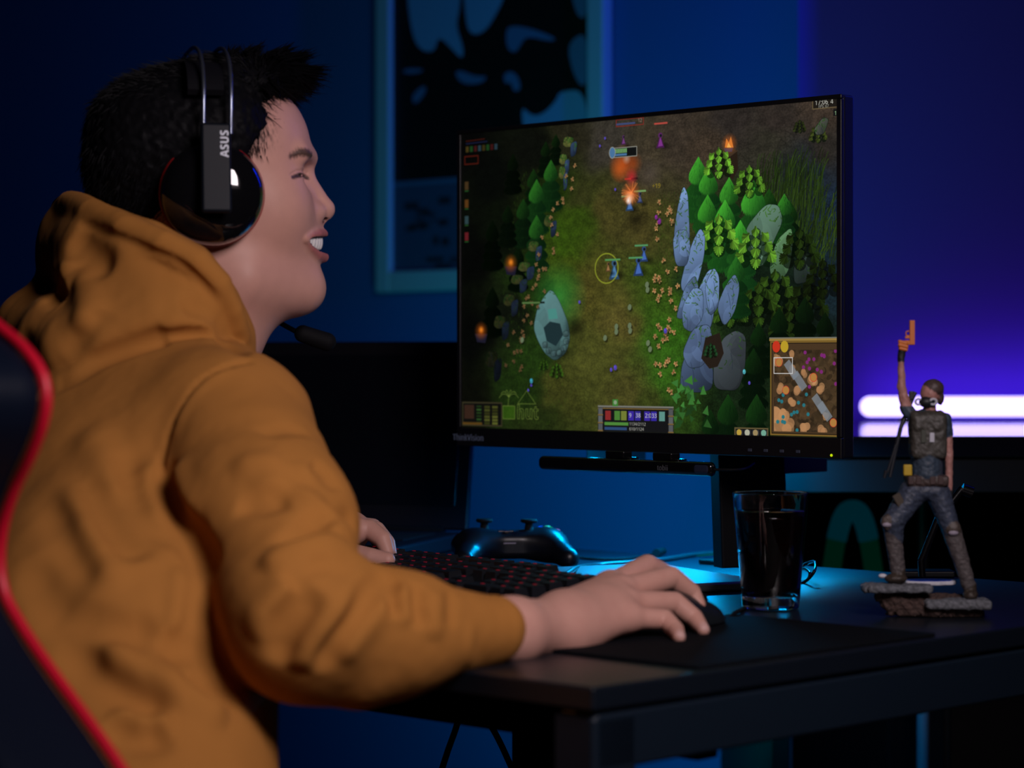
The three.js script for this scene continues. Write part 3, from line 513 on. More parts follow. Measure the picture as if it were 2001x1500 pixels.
// ------------------------------------------------------------------ the picture on the screen: a forest clearing seen from above
const CW = 1600, CH = Math.round(CW * scrH / scrW);
const scrTL = mo(0.006, scrT), scrN = VV;
const sc = (px, py) => { const p = onPlane(px, py, scrTL, scrN).sub(scrTL); return [p.dot(E) / scrW * CW, -p.y / scrH * CH]; };
const screenCanvas = document.createElement('canvas'); screenCanvas.width = CW; screenCanvas.height = CH;
{
  const g = screenCanvas.getContext('2d'), r = rng(42), img = g.createImageData(CW, CH);
  // ground tones of the map
  const tones = [[905, 270, 4, 4, 4], [960, 350, 5, 7, 5], [920, 500, 4, 5, 4], [920, 650, 4, 5, 4], [910, 780, 8, 9, 5], [980, 460, 8, 13, 6], [1030, 300, 10, 12, 8], [1080, 380, 12, 22, 8], [1000, 600, 12, 16, 9],
    [1120, 270, 32, 30, 20], [1180, 280, 52, 48, 42], [1240, 330, 60, 52, 40], [1330, 260, 54, 46, 38], [1430, 230, 42, 37, 34], [1380, 300, 58, 48, 38], [1520, 230, 44, 38, 34], [1600, 220, 58, 48, 40], [1610, 290, 40, 36, 32],
    [1130, 380, 48, 50, 22], [1120, 430, 46, 66, 14], [1100, 470, 48, 72, 14], [1085, 380, 34, 52, 10], [1100, 520, 54, 64, 16], [1190, 420, 62, 58, 26], [1250, 430, 66, 60, 28], [1150, 560, 70, 66, 26], [1210, 620, 78, 72, 32], [1150, 700, 68, 70, 28], [1220, 760, 66, 64, 28], [1090, 760, 56, 58, 22], [1050, 820, 30, 40, 14],
    [1040, 700, 28, 48, 14], [1020, 560, 26, 44, 12], [1010, 760, 24, 40, 12], [1280, 560, 52, 70, 20], [1300, 460, 58, 60, 26], [1310, 640, 46, 88, 20], [1300, 720, 48, 88, 22], [1290, 600, 50, 78, 20], [1330, 800, 34, 58, 18], [1270, 800, 52, 60, 22],
    [1420, 400, 30, 40, 20], [1500, 300, 44, 42, 34], [1560, 360, 24, 32, 30], [1600, 330, 26, 34, 44], [1630, 420, 24, 36, 52], [1620, 540, 22, 36, 44], [1540, 480, 16, 28, 18], [1560, 600, 12, 22, 14], [1500, 640, 14, 24, 14], [1440, 760, 18, 32, 16], [1400, 840, 16, 28, 12], [1460, 560, 14, 26, 16], [1360, 560, 24, 40, 22]].map(t => { const p = sc(t[0], t[1]); return [p[0], p[1], t[2], t[3], t[4]]; });
  const cellPts = []; for (let j = 0; j < CH / 14; j++) for (let i = 0; i < CW / 18; i++) cellPts.push([i * 18 + r() * 15, j * 14 + r() * 11]); const cols = Math.ceil(CW / 18), rows = Math.ceil(CH / 14);
  const low = 8, lw = Math.ceil(CW / low) + 1, lh = Math.ceil(CH / low) + 1, field = new Float32Array(lw * lh * 3);
  for (let j = 0; j < lh; j++) for (let i = 0; i < lw; i++) { let a = 0, b = 0, c = 0, w = 0; const x = i * low + noise3(i * 0.06, j * 0.06, 3) * 26, y = j * low + noise3(i * 0.06, j * 0.06, 8) * 26; for (const t of tones) { const q = 1 / ((((x - t[0]) ** 2 + (y - t[1]) ** 2) + 300) ** 1.9); w += q; a += t[2] * q; b += t[3] * q; c += t[4] * q; } field.set([a / w, b / w, c / w], (j * lw + i) * 3); }
  for (let y = 0; y < CH; y++) for (let x = 0; x < CW; x++) {
    const fx = x / low, fy = y / low, i = fx | 0, j = fy | 0, u = fx - i, v = fy - j, k = (j * lw + i) * 3;
    const ci = x / 18 | 0, cj = y / 14 | 0; let d1 = 1e9, d2 = 1e9;
    for (let b = -1; b <= 1; b++) for (let a = -1; a <= 1; a++) { const ii = ci + a, jj = cj + b; if (ii < 0 || jj < 0 || ii >= cols || jj >= rows) continue; const c = cellPts[jj * Math.ceil(CW / 18) + ii]; if (!c) continue; const q = Math.hypot(x - c[0], y - c[1]); if (q < d1) { d2 = d1; d1 = q; } else if (q < d2) d2 = q; }
    const cobble = smooth(0.2, 2.6, d2 - d1) * 0.22 + 0.82, patch = smooth(-0.2, 0.5, noise3(x * 0.007, y * 0.007, 20)), n = 1 + noise3(x * 0.02, y * 0.03, 1) * 0.14 + noise3(x * 0.09, y * 0.11, 2) * 0.14 + (r() - 0.5) * 0.16, m = (1 + (cobble - 1) * patch) * n;
    const q = (y * CW + x) * 4; for (let c = 0; c < 3; c++) img.data[q + c] = clamp(((field[k + c] * (1 - u) + field[k + 3 + c] * u) * (1 - v) + (field[k + lw * 3 + c] * (1 - u) + field[k + lw * 3 + 3 + c] * u) * v) * m, 0, 255); img.data[q + 3] = 255;
  }
  g.putImageData(img, 0, 0);
  const rgb = (c, k = 1, a = 1) => `rgba(${c.map(v => clamp(v * k, 0, 255) | 0).join(',')},${a})`;
  const path = pts => { g.beginPath(); pts.forEach(([x, y], i) => { const p = sc(x, y); i ? g.lineTo(...p) : g.moveTo(...p); }); g.closePath(); };
  const poly = (pts, fill) => { path(pts); g.fillStyle = fill; g.fill(); };
  const rel = (p, x, y) => [p[0] + x, p[1] + y];
  const shade = (px, py, rx, ry, a = 0.5) => { const [x, y] = sc(px, py); const q = g.createRadialGradient(x, y, 0, x, y, rx); q.addColorStop(0, `rgba(0,0,0,${a})`); q.addColorStop(1, 'rgba(0,0,0,0)'); g.save(); g.translate(x, y); g.scale(1, ry / rx); g.translate(-x, -y); g.fillStyle = q; g.beginPath(); g.arc(x, y, rx, 0, 7); g.fill(); g.restore(); };
  const glow = (px, py, rr, c, a) => { const [x, y] = sc(px, py); const q = g.createRadialGradient(x, y, 0, x, y, rr); q.addColorStop(0, rgb(c, 1, a)); q.addColorStop(1, rgb(c, 1, 0)); g.fillStyle = q; g.beginPath(); g.arc(x, y, rr, 0, 7); g.fill(); };
  // a fir: bushy dark tiers under a bright drop-shaped top
  function fir(px, py, s, k, hue = [62, 158, 44]) {
    s *= 1.05; const [x, y] = sc(px, py), dark = [10, 40, 16];
    for (let t = 3; t >= 0; t--) {
      const top = t === 0, w = s * (top ? 0.31 : 0.34 + 0.06 * t), y0 = y + s * (top ? 0 : 0.22 + 0.30 * t), hgt = s * (top ? 0.62 : 0.44), n = 15;
      g.beginPath(); g.moveTo(x + (top ? s * 0.02 : 0), y0);
      g.bezierCurveTo(x + w * 0.35, y0 + hgt * 0.25, x + w * 0.98, y0 + hgt * 0.55, x + w, y0 + hgt * 0.85);
      for (let i = n; i >= -n; i--) { const a = i / n; g.lineTo(x + a * w, y0 + hgt * 0.85 + Math.sqrt(1 - a * a) * s * 0.17 + (i & 1 ? -s * 0.045 : s * 0.025) * (0.5 + 0.8 * r())); }
      g.bezierCurveTo(x - w * 0.98, y0 + hgt * 0.55, x - w * 0.35, y0 + hgt * 0.25, x, y0);
      const q = g.createLinearGradient(x - w, y0, x + w, y0 + hgt * 0.7), a = mix3(dark, hue, top ? 0.85 : 0.34), c = mix3(dark, hue, top ? 1.05 : 0.24), b = mix3(dark, hue, top ? 0.3 : 0.04);
      q.addColorStop(0, rgb(a, k)); q.addColorStop(0.35, rgb(c, k)); q.addColorStop(1, rgb(b, k)); g.fillStyle = q; g.fill();
      g.save(); g.clip(); for (let i = 0; i < 90; i++) { const aa = (r() - 0.5) * 2, yy = y0 + hgt * (0.1 + 1.1 * r()), xx = x + aa * w; g.strokeStyle = rgb(mix3(dark, hue, (aa < 0.1 ? 0.95 : 0.35) * (top ? 1 : 0.42) * (0.35 + 0.8 * r())), k, 0.7); g.lineWidth = 1.4; g.beginPath(); g.moveTo(xx, yy); g.lineTo(xx + aa * 4, yy + s * 0.08); g.stroke(); } g.restore();
      if (!top) { g.strokeStyle = rgb(mix3(dark, hue, 0.5), k, 0.5); g.lineWidth = 1.2; for (let i = -n; i <= n; i++) { const a2 = i / n, yy = y0 + hgt * 0.85 + Math.sqrt(1 - a2 * a2) * s * 0.12; g.beginPath(); g.moveTo(x + a2 * w * 0.93, yy - s * 0.05); g.lineTo(x + a2 * w * 0.98, yy + s * 0.04 * r()); g.stroke(); } }
    }
  }
  // a boulder: rounded, lit from the upper left, with moss
  function rock(pts, c, k = 1, moss = 0.5) {
    const round = () => { const q = pts.map(p => sc(...p)), L = q.length; g.beginPath(); g.moveTo((q[0][0] + q[L - 1][0]) / 2, (q[0][1] + q[L - 1][1]) / 2); q.forEach((p, i) => { const n2 = q[(i + 1) % L], o = q[(i + L - 1) % L], A = 0.34, u1 = [p[0] + (o[0] - p[0]) * A, p[1] + (o[1] - p[1]) * A], u2 = [p[0] + (n2[0] - p[0]) * A, p[1] + (n2[1] - p[1]) * A]; g.lineTo(u1[0], u1[1]); g.quadraticCurveTo(p[0], p[1], u2[0], u2[1]); }); g.closePath(); };
    const xs = pts.map(p => p[0]), ys = pts.map(p => p[1]), x0 = Math.min(...xs), x1 = Math.max(...xs), y0 = Math.min(...ys), y1 = Math.max(...ys), a = sc(x0, y0), b = sc(x1, y1);
    round(); const q = g.createLinearGradient(a[0], a[1], b[0], b[1]); q.addColorStop(0, rgb(c, k * 1.2)); q.addColorStop(0.45, rgb(c, k * 0.98)); q.addColorStop(1, rgb(c, k * 0.42)); g.fillStyle = q; g.fill();
    g.save(); g.clip();
    for (let i = 0; i < 7; i++) { const cx = x0 + (x1 - x0) * r(), cy = y0 + (y1 - y0) * r(), [X, Y] = sc(cx, cy), w = (b[0] - a[0]) * (0.2 + 0.25 * r()), h2 = (b[1] - a[1]) * (0.12 + 0.18 * r()); g.fillStyle = rgb(c, k * (0.55 + 0.8 * r()), 0.28); g.beginPath(); g.ellipse(X, Y, w, h2, 0.5 + r(), 0, 7); g.fill(); }
    for (let i = 0; i < 3; i++) { const X = a[0] + (b[0] - a[0]) * r(), Y = a[1] + (b[1] - a[1]) * r(); g.strokeStyle = rgb([20, 28, 44], 1, 0.45); g.lineWidth = 2; g.beginPath(); g.moveTo(X, Y); g.quadraticCurveTo(X + 10, Y + 24, X - 6 + 20 * r(), Y + 50); g.stroke(); }
    for (let i = 0; i < 46 * moss; i++) { const cx = x0 + (x1 - x0) * r(), cy = y0 + (y1 - y0) * 0.85 * r() * r(); const p = sc(cx, cy); g.strokeStyle = rgb([66, 118, 44], k * (0.6 + 0.5 * r()), 0.8); g.lineWidth = 1.5 + 2.5 * r(); g.beginPath(); g.moveTo(...p); g.quadraticCurveTo(p[0] + (r() - 0.5) * 26, p[1] + 6 * r(), p[0] + (r() - 0.5) * 30, p[1] + 18 * r()); g.stroke(); }
    g.restore(); round(); g.strokeStyle = 'rgba(6,12,12,0.45)'; g.lineWidth = 2; g.stroke();
  }
  // a spruce with hanging fans of needles
  function fern(px, py, s, k, c = [92, 150, 36]) {
    const [x, y] = sc(px, py);
    for (let j = 3; j >= 0; j--) for (const sd of j === 0 ? [0] : [-1, 1, 0]) {
      const bx = x + sd * s * (0.16 + 0.13 * j), by = y + j * s * 0.34 + (sd === 0 ? s * 0.1 : 0), a0 = 1.57 - sd * 0.75, L = s * (0.42 + 0.05 * j);
      g.fillStyle = rgb([8, 26, 8], k, 0.6); g.beginPath(); g.ellipse(bx + 3, by + L * 0.6, L * 0.5, L * 0.45, 0, 0, 7); g.fill();
      for (let i = -4; i <= 4; i++) { const a1 = a0 + i * 0.19, l = L * (1 - Math.abs(i) * 0.09); g.strokeStyle = rgb(c, k * (0.75 + 0.45 * r()) * (i > 1 ? 0.7 : 1)); g.lineWidth = Math.max(2, s * 0.07); g.beginPath(); g.moveTo(bx, by); g.quadraticCurveTo(bx + Math.cos(a0) * l * 0.5, by + Math.sin(a0) * l * 0.5, bx + Math.cos(a1) * l, by + Math.sin(a1) * l); g.stroke(); }
    }
  }
  function flower(px, py, s, k) { const [x, y] = sc(px, py); g.fillStyle = 'rgba(8,16,4,0.45)'; g.beginPath(); g.ellipse(x + 2, y + s * 0.8, s, s * 0.6, 0, 0, 7); g.fill(); for (let i = 0; i < 5; i++) { const a = i * 1.2566 + r(); g.fillStyle = rgb([196, 150, 96], k * (0.8 + 0.3 * r())); g.beginPath(); g.ellipse(x + Math.cos(a) * s * 0.55, y + Math.sin(a) * s * 0.55, s * 0.5, s * 0.28, a, 0, 7); g.fill(); } g.fillStyle = rgb([150, 60, 30], k); g.beginPath(); g.arc(x, y, s * 0.24, 0, 7); g.fill(); }
  function mushroom(px, py, s, c) { const [x, y] = sc(px, py); g.fillStyle = 'rgba(0,0,0,0.4)'; g.beginPath(); g.ellipse(x + 4, y + s, s, s * 0.5, 0, 0, 7); g.fill(); g.fillStyle = rgb(c); g.beginPath(); g.ellipse(x, y, s * 0.8, s, 0, 0, 7); g.fill(); g.fillStyle = rgb(c, 1.5, 0.6); g.beginPath(); g.ellipse(x - s * 0.2, y - s * 0.3, s * 0.3, s * 0.4, 0, 0, 7); g.fill(); }
  function blades(pts, n, len, c, k) { for (let i = 0; i < n; i++) { const t = r(), s2 = r(), a = pts[0], b = pts[1], d = pts[2]; const px = a[0] + (b[0] - a[0]) * t + (d[0] - a[0]) * s2, py = a[1] + (b[1] - a[1]) * t + (d[1] - a[1]) * s2, [x, y] = sc(px, py), l = len * (0.6 + 0.7 * r()), w = (r() - 0.2) * l * 0.6; g.strokeStyle = rgb(c, k * (0.45 + 0.7 * r())); g.lineWidth = 1.6 + 1.6 * r(); g.beginPath(); g.moveTo(x, y); g.quadraticCurveTo(x + w * 0.2, y - l * 0.6, x + w, y - l); g.stroke(); } }
  // grass verges
  for (let i = 0; i < 1500; i++) { const e = r(), px = (e < 0.5 ? 1075 - 95 * Math.sin(r() * 1.5) + 40 * r() : 1282 + 60 * r()), py = e < 0.5 ? 330 + 500 * r() : 380 + 450 * r(); const lim = e < 0.5 ? (px - 1000 > (py - 330) * -0.12 + 10) : true; if (!lim) continue; const [x, y] = sc(px, py); g.strokeStyle = rgb([60, 100, 22], 0.35 + 0.7 * r(), 0.5); g.lineWidth = 1.5; g.beginPath(); g.moveTo(x, y); g.lineTo(x + (r() - 0.5) * 8, y - 5 - 8 * r()); g.stroke(); }
  // left: dark wood with a wall of stone blocks
  for (const [x, y, s, k] of [[1000, 300, 80, .10], [960, 430, 100, .08], [1010, 480, 90, .14], [960, 560, 100, .08], [1064, 276, 70, .2], [1084, 262, 60, .2], [1040, 330, 90, .3], [1074, 312, 100, .6], [1046, 350, 110, .66], [1020, 388, 96, .36], [1046, 420, 110, .58], [990, 400, 84, .14]]) fir(x, y, s, k, [58, 150, 44]);
  for (const [x, y, w, h2, k] of [[1108, 276, 22, 20, .9], [1098, 310, 16, 20, 1], [1096, 336, 14, 24, 1], [1070, 430, 20, 22, .7], [1040, 480, 22, 20, .75], [1022, 520, 26, 18, .7], [1008, 545, 26, 18, .6], [992, 585, 24, 22, .5], [974, 628, 24, 24, .4], [958, 700, 26, 30, .25]]) { rock([[x - w / 2, y + h2 * .3], [x - w * .3, y - h2 / 2], [x + w / 2, y - h2 * .4], [x + w * .4, y + h2 / 2], [x - w * .2, y + h2 * .6]], [120, 126, 62], k * .8, .6); rock([[x + w * .2, y + h2 * .2], [x + w * .8, y - h2 * .1], [x + w * .7, y + h2 * 1.3], [x + w * .2, y + h2 * 1.6]], [56, 76, 110], k * .85, .1); }
  for (const [x, y] of [[996, 516], [938, 648]]) { poly([[x - 12, y + 4], [x + 12, y + 4], [x + 8, y + 22], [x - 8, y + 20]], 'rgb(26,24,40)'); glow(x, y - 2, 34, [200, 90, 20], .8); glow(x, y - 4, 14, [255, 150, 40], .8); }
  // a weathered stone ring by the path
  glow(1090, 580, 130, [40, 170, 70], .5);
  rock([[1040, 640], [1048, 600], [1062, 578], [1072, 566], [1080, 570], [1092, 590], [1108, 630], [1112, 660], [1104, 690], [1082, 706], [1062, 690], [1048, 664]], [84, 122, 122], .95, .1);
  poly([[1060, 640], [1072, 628], [1092, 632], [1098, 654], [1084, 676], [1066, 666]], 'rgb(28,46,50)'); poly([[1068, 604], [1084, 602], [1088, 622], [1070, 624]], 'rgb(70,132,124)'); shade(1122, 640, 60, 46, .5); shade(1100, 690, 46, 26, .4);
  for (let i = 0; i < 7; i++) { const a = -0.3 + i * 0.5, x = 1082 + Math.cos(a) * 22, y = 660 + Math.sin(a) * 30; rock([[x - 5, y - 4], [x + 5, y - 6], [x + 6, y + 6], [x - 4, y + 7]], [90, 124, 124], .75, 0); }
  fern(1085, 706, 34, .55); fern(1060, 700, 24, .5);
  // right: brook, reeds, firs, ferns and pale boulders
  blades([[1470, 400], [1590, 560], [1500, 300]].map((p, i) => i === 2 ? [1560, 330] : p), 200, 90, [58, 84, 26], .8);
  for (let i = 0; i < 260; i++) { const [x, y] = sc(1468 + 140 * r(), 330 + 190 * r() * (0.4 + r() * 0.6)); const l = 60 + 60 * r(), w = (r() - 0.1) * 34; g.strokeStyle = rgb([52, 80, 26], 0.35 + 0.5 * r(), 0.9); g.lineWidth = 2.2; g.beginPath(); g.moveTo(x, y + l * 0.3); g.quadraticCurveTo(x + w * 0.2, y - l * 0.3, x + w, y - l * 0.6); g.stroke(); }
  poly([[1406, 300], [1438, 292], [1440, 330], [1430, 350], [1410, 340]], 'rgb(38,28,20)'); poly([[1404, 298], [1420, 288], [1440, 294], [1424, 306]], 'rgb(64,48,34)'); poly([[1412, 290], [1430, 288], [1428, 296], [1416, 297]], 'rgb(52,56,90)');
  glow(1423, 280, 34, [220, 100, 30], .7); poly([[1414, 288], [1417, 270], [1422, 278], [1426, 266], [1431, 288]], 'rgb(214,120,48)'); poly([[1418, 288], [1421, 278], [1427, 288]], 'rgb(240,170,80)');
  
  for (const [x, y, s, k] of [[1362, 306, 120, .95], [1500, 368, 110, .42], [1382, 326, 120, .9], [1422, 346, 116, .9], [1540, 390, 100, .4], [1470, 352, 150, .95], [1530, 378, 90, .75]]) fir(x, y, s, k);
  fern(1402, 284, 62, .95, [108, 172, 48]); fern(1462, 318, 64, .85, [100, 160, 44]);
  for (const [x, y, s, k] of [[1380, 380, 122, .9], [1414, 390, 130, 1]]) fir(x, y, s, k);
  rock([[1452, 470], [1458, 440], [1494, 398], [1520, 400], [1528, 432], [1510, 470], [1490, 520], [1466, 520]], [104, 140, 118], .85, 1); rock([[1500, 520], [1516, 468], [1544, 442], [1548, 470], [1540, 530], [1510, 560]], [104, 150, 104], .8, 1); rock([[1548, 520], [1574, 490], [1590, 510], [1578, 550], [1550, 556]], [66, 84, 76], .6, .4);
  fir(1444, 430, 130, 1); for (const [x, y, s, k] of [[1402, 412, 84, .95], [1474, 436, 84, .85], [1512, 520, 90, .45], [1560, 440, 80, .28], [1575, 540, 84, .22], [1480, 545, 90, .4], [1540, 580, 84, .28], [1424, 560, 76, .5], [1605, 500, 76, .18]]) fern(x, y, s, k, [104, 164, 46]);
  for (const [x, y, s, k] of [[1436, 500, 112, .8], [1520, 600, 110, .26], [1570, 580, 110, .22], [1480, 630, 100, .3], [1610, 610, 100, .18], [1470, 680, 110, .3], [1420, 770, 130, .42], [1476, 770, 130, .4], [1386, 800, 110, .32]]) fir(x, y, s, k, [48, 126, 40]);
  const B = [112, 140, 184];
  rock([[1313, 500], [1316, 440], [1326, 384], [1334, 362], [1342, 380], [1344, 420], [1346, 470], [1336, 500], [1322, 512]], B, .95, .8); rock([[1326, 560], [1338, 510], [1352, 470], [1366, 444], [1376, 460], [1374, 500], [1362, 550], [1344, 584]], B, .9, .8); rock([[1318, 620], [1336, 560], [1356, 536], [1364, 560], [1350, 604], [1330, 624]], B, .8, .5);
  rock([[1346, 650], [1356, 580], [1380, 528], [1398, 524], [1398, 580], [1388, 640], [1370, 660]], B, .95, .8); rock([[1398, 600], [1414, 560], [1434, 532], [1444, 560], [1434, 610], [1412, 640]], B, .8, .6); rock([[1326, 760], [1330, 710], [1352, 664], [1376, 650], [1390, 680], [1392, 760], [1360, 768]], [84, 104, 138], .8, .4); rock([[1392, 760], [1392, 700], [1410, 660], [1436, 644], [1456, 656], [1454, 720], [1440, 764]], [90, 100, 108], .72, .6);
  rock([[1312, 470], [1320, 450], [1340, 448], [1348, 480], [1340, 520], [1318, 520]], B, .9, .5); rock([[1330, 600], [1352, 560], [1372, 566], [1372, 620], [1350, 650], [1332, 640]], B, .88, .6); rock([[1374, 560], [1392, 520], [1404, 540], [1402, 600], [1384, 620]], B, .95, .7); rock([[1330, 690], [1352, 640], [1384, 632], [1392, 670], [1372, 716], [1344, 720]], [98, 120, 160], .86, .5);
  poly([[1368, 700], [1376, 660], [1404, 650], [1412, 690], [1400, 716], [1384, 720]], 'rgb(36,28,22)'); fern(1386, 668, 30, .5, [60, 130, 70]);
  for (let i = 0; i < 34; i++) { const px = 1316 + 66 * r(), py = 730 + 110 * r(), [x, y] = sc(px, py), s = 9 + 9 * r(), a = r() * 6; g.fillStyle = rgb([70, 140, 60], 0.4 + 0.5 * r()); g.beginPath(); g.moveTo(x + Math.cos(a) * s * 1.6, y + Math.sin(a) * s * 1.6); g.lineTo(x + Math.cos(a + 2) * s, y + Math.sin(a + 2) * s); g.lineTo(x + Math.cos(a - 2) * s, y + Math.sin(a - 2) * s); g.fill(); }
  fern(1596, 240, 36, .55, [110, 130, 50]); fern(1560, 232, 26, .4, [100, 120, 50]); rock([[1588, 252], [1606, 228], [1618, 232], [1608, 262], [1592, 264]], [96, 100, 90], .75, .4);
  // flowers, mushrooms, loose stones
  for (let i = 0; i < 46; i++) { const t = r(); flower(1112 - 118 * t + (r() - 0.5) * 34, 330 + 400 * t + (r() - 0.5) * 40, 8, .45 + .35 * (1 - t)); }
  for (let i = 0; i < 48; i++) flower(1276 + 46 * r(), 372 + 400 * r(), 9.5, .85);
  for (const [x, y, s] of [[1170, 285, 5], [1180, 270, 5], [1200, 370, 5], [1200, 718, 9], [1192, 722, 7], [1130, 590, 6], [1036, 752, 6], [1030, 762, 5], [1298, 646, 9], [1462, 748, 6], [1286, 432, 10], [1280, 424, 8]]) mushroom(x, y, s, y > 420 && y < 440 ? [110, 40, 120] : [76, 62, 160]);
  mushroom(1036, 744, 9, [50, 130, 150]); mushroom(1452, 726, 8, [70, 150, 160]);
  for (const [x, y] of [[1262, 556], [1263, 566], [1228, 636], [1229, 646], [1202, 638], [1202, 648], [1180, 660], [1264, 670], [1268, 682], [1228, 600], [1018, 664]]) { const [a, b] = sc(x, y); g.fillStyle = 'rgba(0,0,0,.4)'; g.beginPath(); g.ellipse(a + 4, b + 5, 9, 10, 0, 0, 7); g.fill(); g.fillStyle = 'rgb(98,112,84)'; g.beginPath(); g.ellipse(a, b, 8, 10, .3, 0, 7); g.fill(); }
  // small players: plain hooded tokens with life bars, a burst of fire
  const bar = (x, y, w, c, f = 1) => { const [a, b] = sc(x, y), [e] = sc(x + w, y); g.fillStyle = 'rgb(14,18,16)'; g.fillRect(a, b, e - a, 6); g.fillStyle = c; g.fillRect(a, b, (e - a) * f, 6); };
  const token = (x, y, s, c) => { shade(x + 8, y + 14, 34 * s, 20 * s, .55); const [a, b] = sc(x, y); g.fillStyle = rgb(c, .55); g.beginPath(); g.moveTo(a - 22 * s, b + 34 * s); g.lineTo(a, b - 20 * s); g.lineTo(a + 22 * s, b + 34 * s); g.closePath(); g.fill(); g.fillStyle = rgb(c); g.beginPath(); g.moveTo(a - 12 * s, b + 28 * s); g.lineTo(a, b - 12 * s); g.lineTo(a + 14 * s, b + 26 * s); g.closePath(); g.fill(); g.fillStyle = rgb(c, .7); g.beginPath(); g.arc(a, b - 16 * s, 11 * s, 0, 7); g.fill(); g.fillStyle = 'rgb(20,22,30)'; g.beginPath(); g.arc(a + 2, b - 15 * s, 6 * s, 0, 7); g.fill(); };
  token(1198, 524, 1.05, [74, 118, 160]); token(1245, 518, 1, [66, 100, 170]); token(1256, 494, .8, [66, 100, 170]); token(1228, 395, .8, [70, 110, 170]); token(1248, 384, .6, [70, 80, 120]); token(1288, 272, .8, [120, 50, 130]); token(1216, 272, .5, [110, 60, 120]);
  { const [x, y] = sc(1183, 524); g.strokeStyle = 'rgb(130,140,40)'; g.lineWidth = 4; g.beginPath(); g.ellipse(x, y, 50, 48, 0, 0, 7); g.stroke(); } token(1186, 520, .5, [150, 110, 70]);
  bar(1180, 506, 30, 'rgb(80,140,80)'); bar(1226, 502, 28, 'rgb(80,140,90)'); bar(1238, 478, 26, 'rgb(80,140,90)'); bar(1212, 382, 24, 'rgb(110,140,90)', .7); bar(1236, 372, 24, 'rgb(110,150,90)'); bar(1218, 348, 26, 'rgb(150,50,40)', .5); bar(1276, 240, 26, 'rgb(170,70,60)'); bar(1018, 590, 44, 'rgb(80,110,60)', .8);
  shade(1240, 430, 60, 40, .5);
  for (const [x, y, s, c, a] of [[1216, 320, 66, [190, 70, 20], .75], [1208, 330, 46, [200, 90, 30], .7], [1236, 320, 40, [150, 60, 20], .6], [1232, 346, 30, [220, 40, 50], .7], [1230, 378, 44, [220, 90, 40], .9], [1228, 386, 24, [255, 200, 160], .95], [1226, 392, 14, [255, 240, 230], 1], [1222, 310, 20, [180, 160, 150], .7], [1270, 340, 60, [90, 80, 76], .4]]) glow(x, y, s, c, a);
  for (let i = 0; i < 26; i++) { const a = r() * 6.3, [x, y] = sc(1232, 376); g.strokeStyle = rgb([255, 140, 70], 1, .5); g.lineWidth = 1.5; g.beginPath(); g.moveTo(x, y); g.lineTo(x + Math.cos(a) * 44, y + Math.sin(a) * 36); g.stroke(); }
  // a big life bar over the fire
  { const [x, y] = sc(1196, 298), [e] = sc(1242, 292); g.fillStyle = 'rgb(16,18,18)'; g.fillRect(x, y - 14, e - x, 30); g.fillStyle = 'rgb(112,160,100)'; g.fillRect(x, y - 11, (e - x) * .58, 14); g.fillStyle = 'rgb(70,110,150)'; g.fillRect(x, y + 5, (e - x) * .58, 7); g.strokeStyle = 'rgb(140,140,130)'; g.lineWidth = 2.5; g.strokeRect(x, y - 14, e - x, 30); g.fillStyle = 'rgb(70,110,150)'; g.beginPath(); g.ellipse(x - 4, y, 13, 18, 0, 0, 7); g.fill(); g.stroke(); for (let i = 1; i < 9; i++) { g.fillStyle = 'rgb(20,30,20)'; g.fillRect(x + (e - x) * .065 * i + 6, y - 11, 1.5, 14); } }
  { const [x, y] = sc(1202, 240), [e] = sc(1255, 236); g.strokeStyle = 'rgb(120,40,34)'; g.lineWidth = 3; g.strokeRect(x, y - 10, e - x, 22); g.fillStyle = 'rgb(60,70,110)'; g.fillRect(x, y + 2, (e - x) * .7, 6); g.fillStyle = 'rgb(150,120,110)'; g.font = '17px sans-serif'; g.fillText('12', e - 24, y + 4); }
  g.font = 'bold 22px sans-serif'; g.fillStyle = 'rgb(120,104,36)'; { const p = sc(1272, 368); g.fillText('+19', ...p); }
  // ---- bars and panels of the game
  const rect = (x0, y0, x1, y1, fill, stroke, lw = 3) => { path([[x0, y0], [x1, y0 + (y0 < 500 ? -(x1 - x0) * 0.09 : (x1 - x0) * 0.028)], [x1, y1 + (y1 < 500 ? -(x1 - x0) * 0.09 : (x1 - x0) * 0.03)], [x0, y1]]); if (fill) { g.fillStyle = fill; g.fill(); } if (stroke) { g.strokeStyle = stroke; g.lineWidth = lw; g.stroke(); } };
  const T = (x, y, w, h2, fill) => { const [a, b] = sc(x, y); g.fillStyle = fill; g.fillRect(a, b, w, h2); };
  const bx = (x0, y0, x1, y1) => { const a = sc(x0, y0), b = sc(x1, y1); return [a[0], a[1], b[0] - a[0], b[1] - a[1]]; };
  const panel = (q, fill, gold) => { g.fillStyle = fill; g.fillRect(...q); g.strokeStyle = gold; g.lineWidth = 5; g.strokeRect(...q); g.strokeStyle = 'rgba(10,10,8,.8)'; g.lineWidth = 2; g.strokeRect(q[0] + 4, q[1] + 4, q[2] - 8, q[3] - 8); };
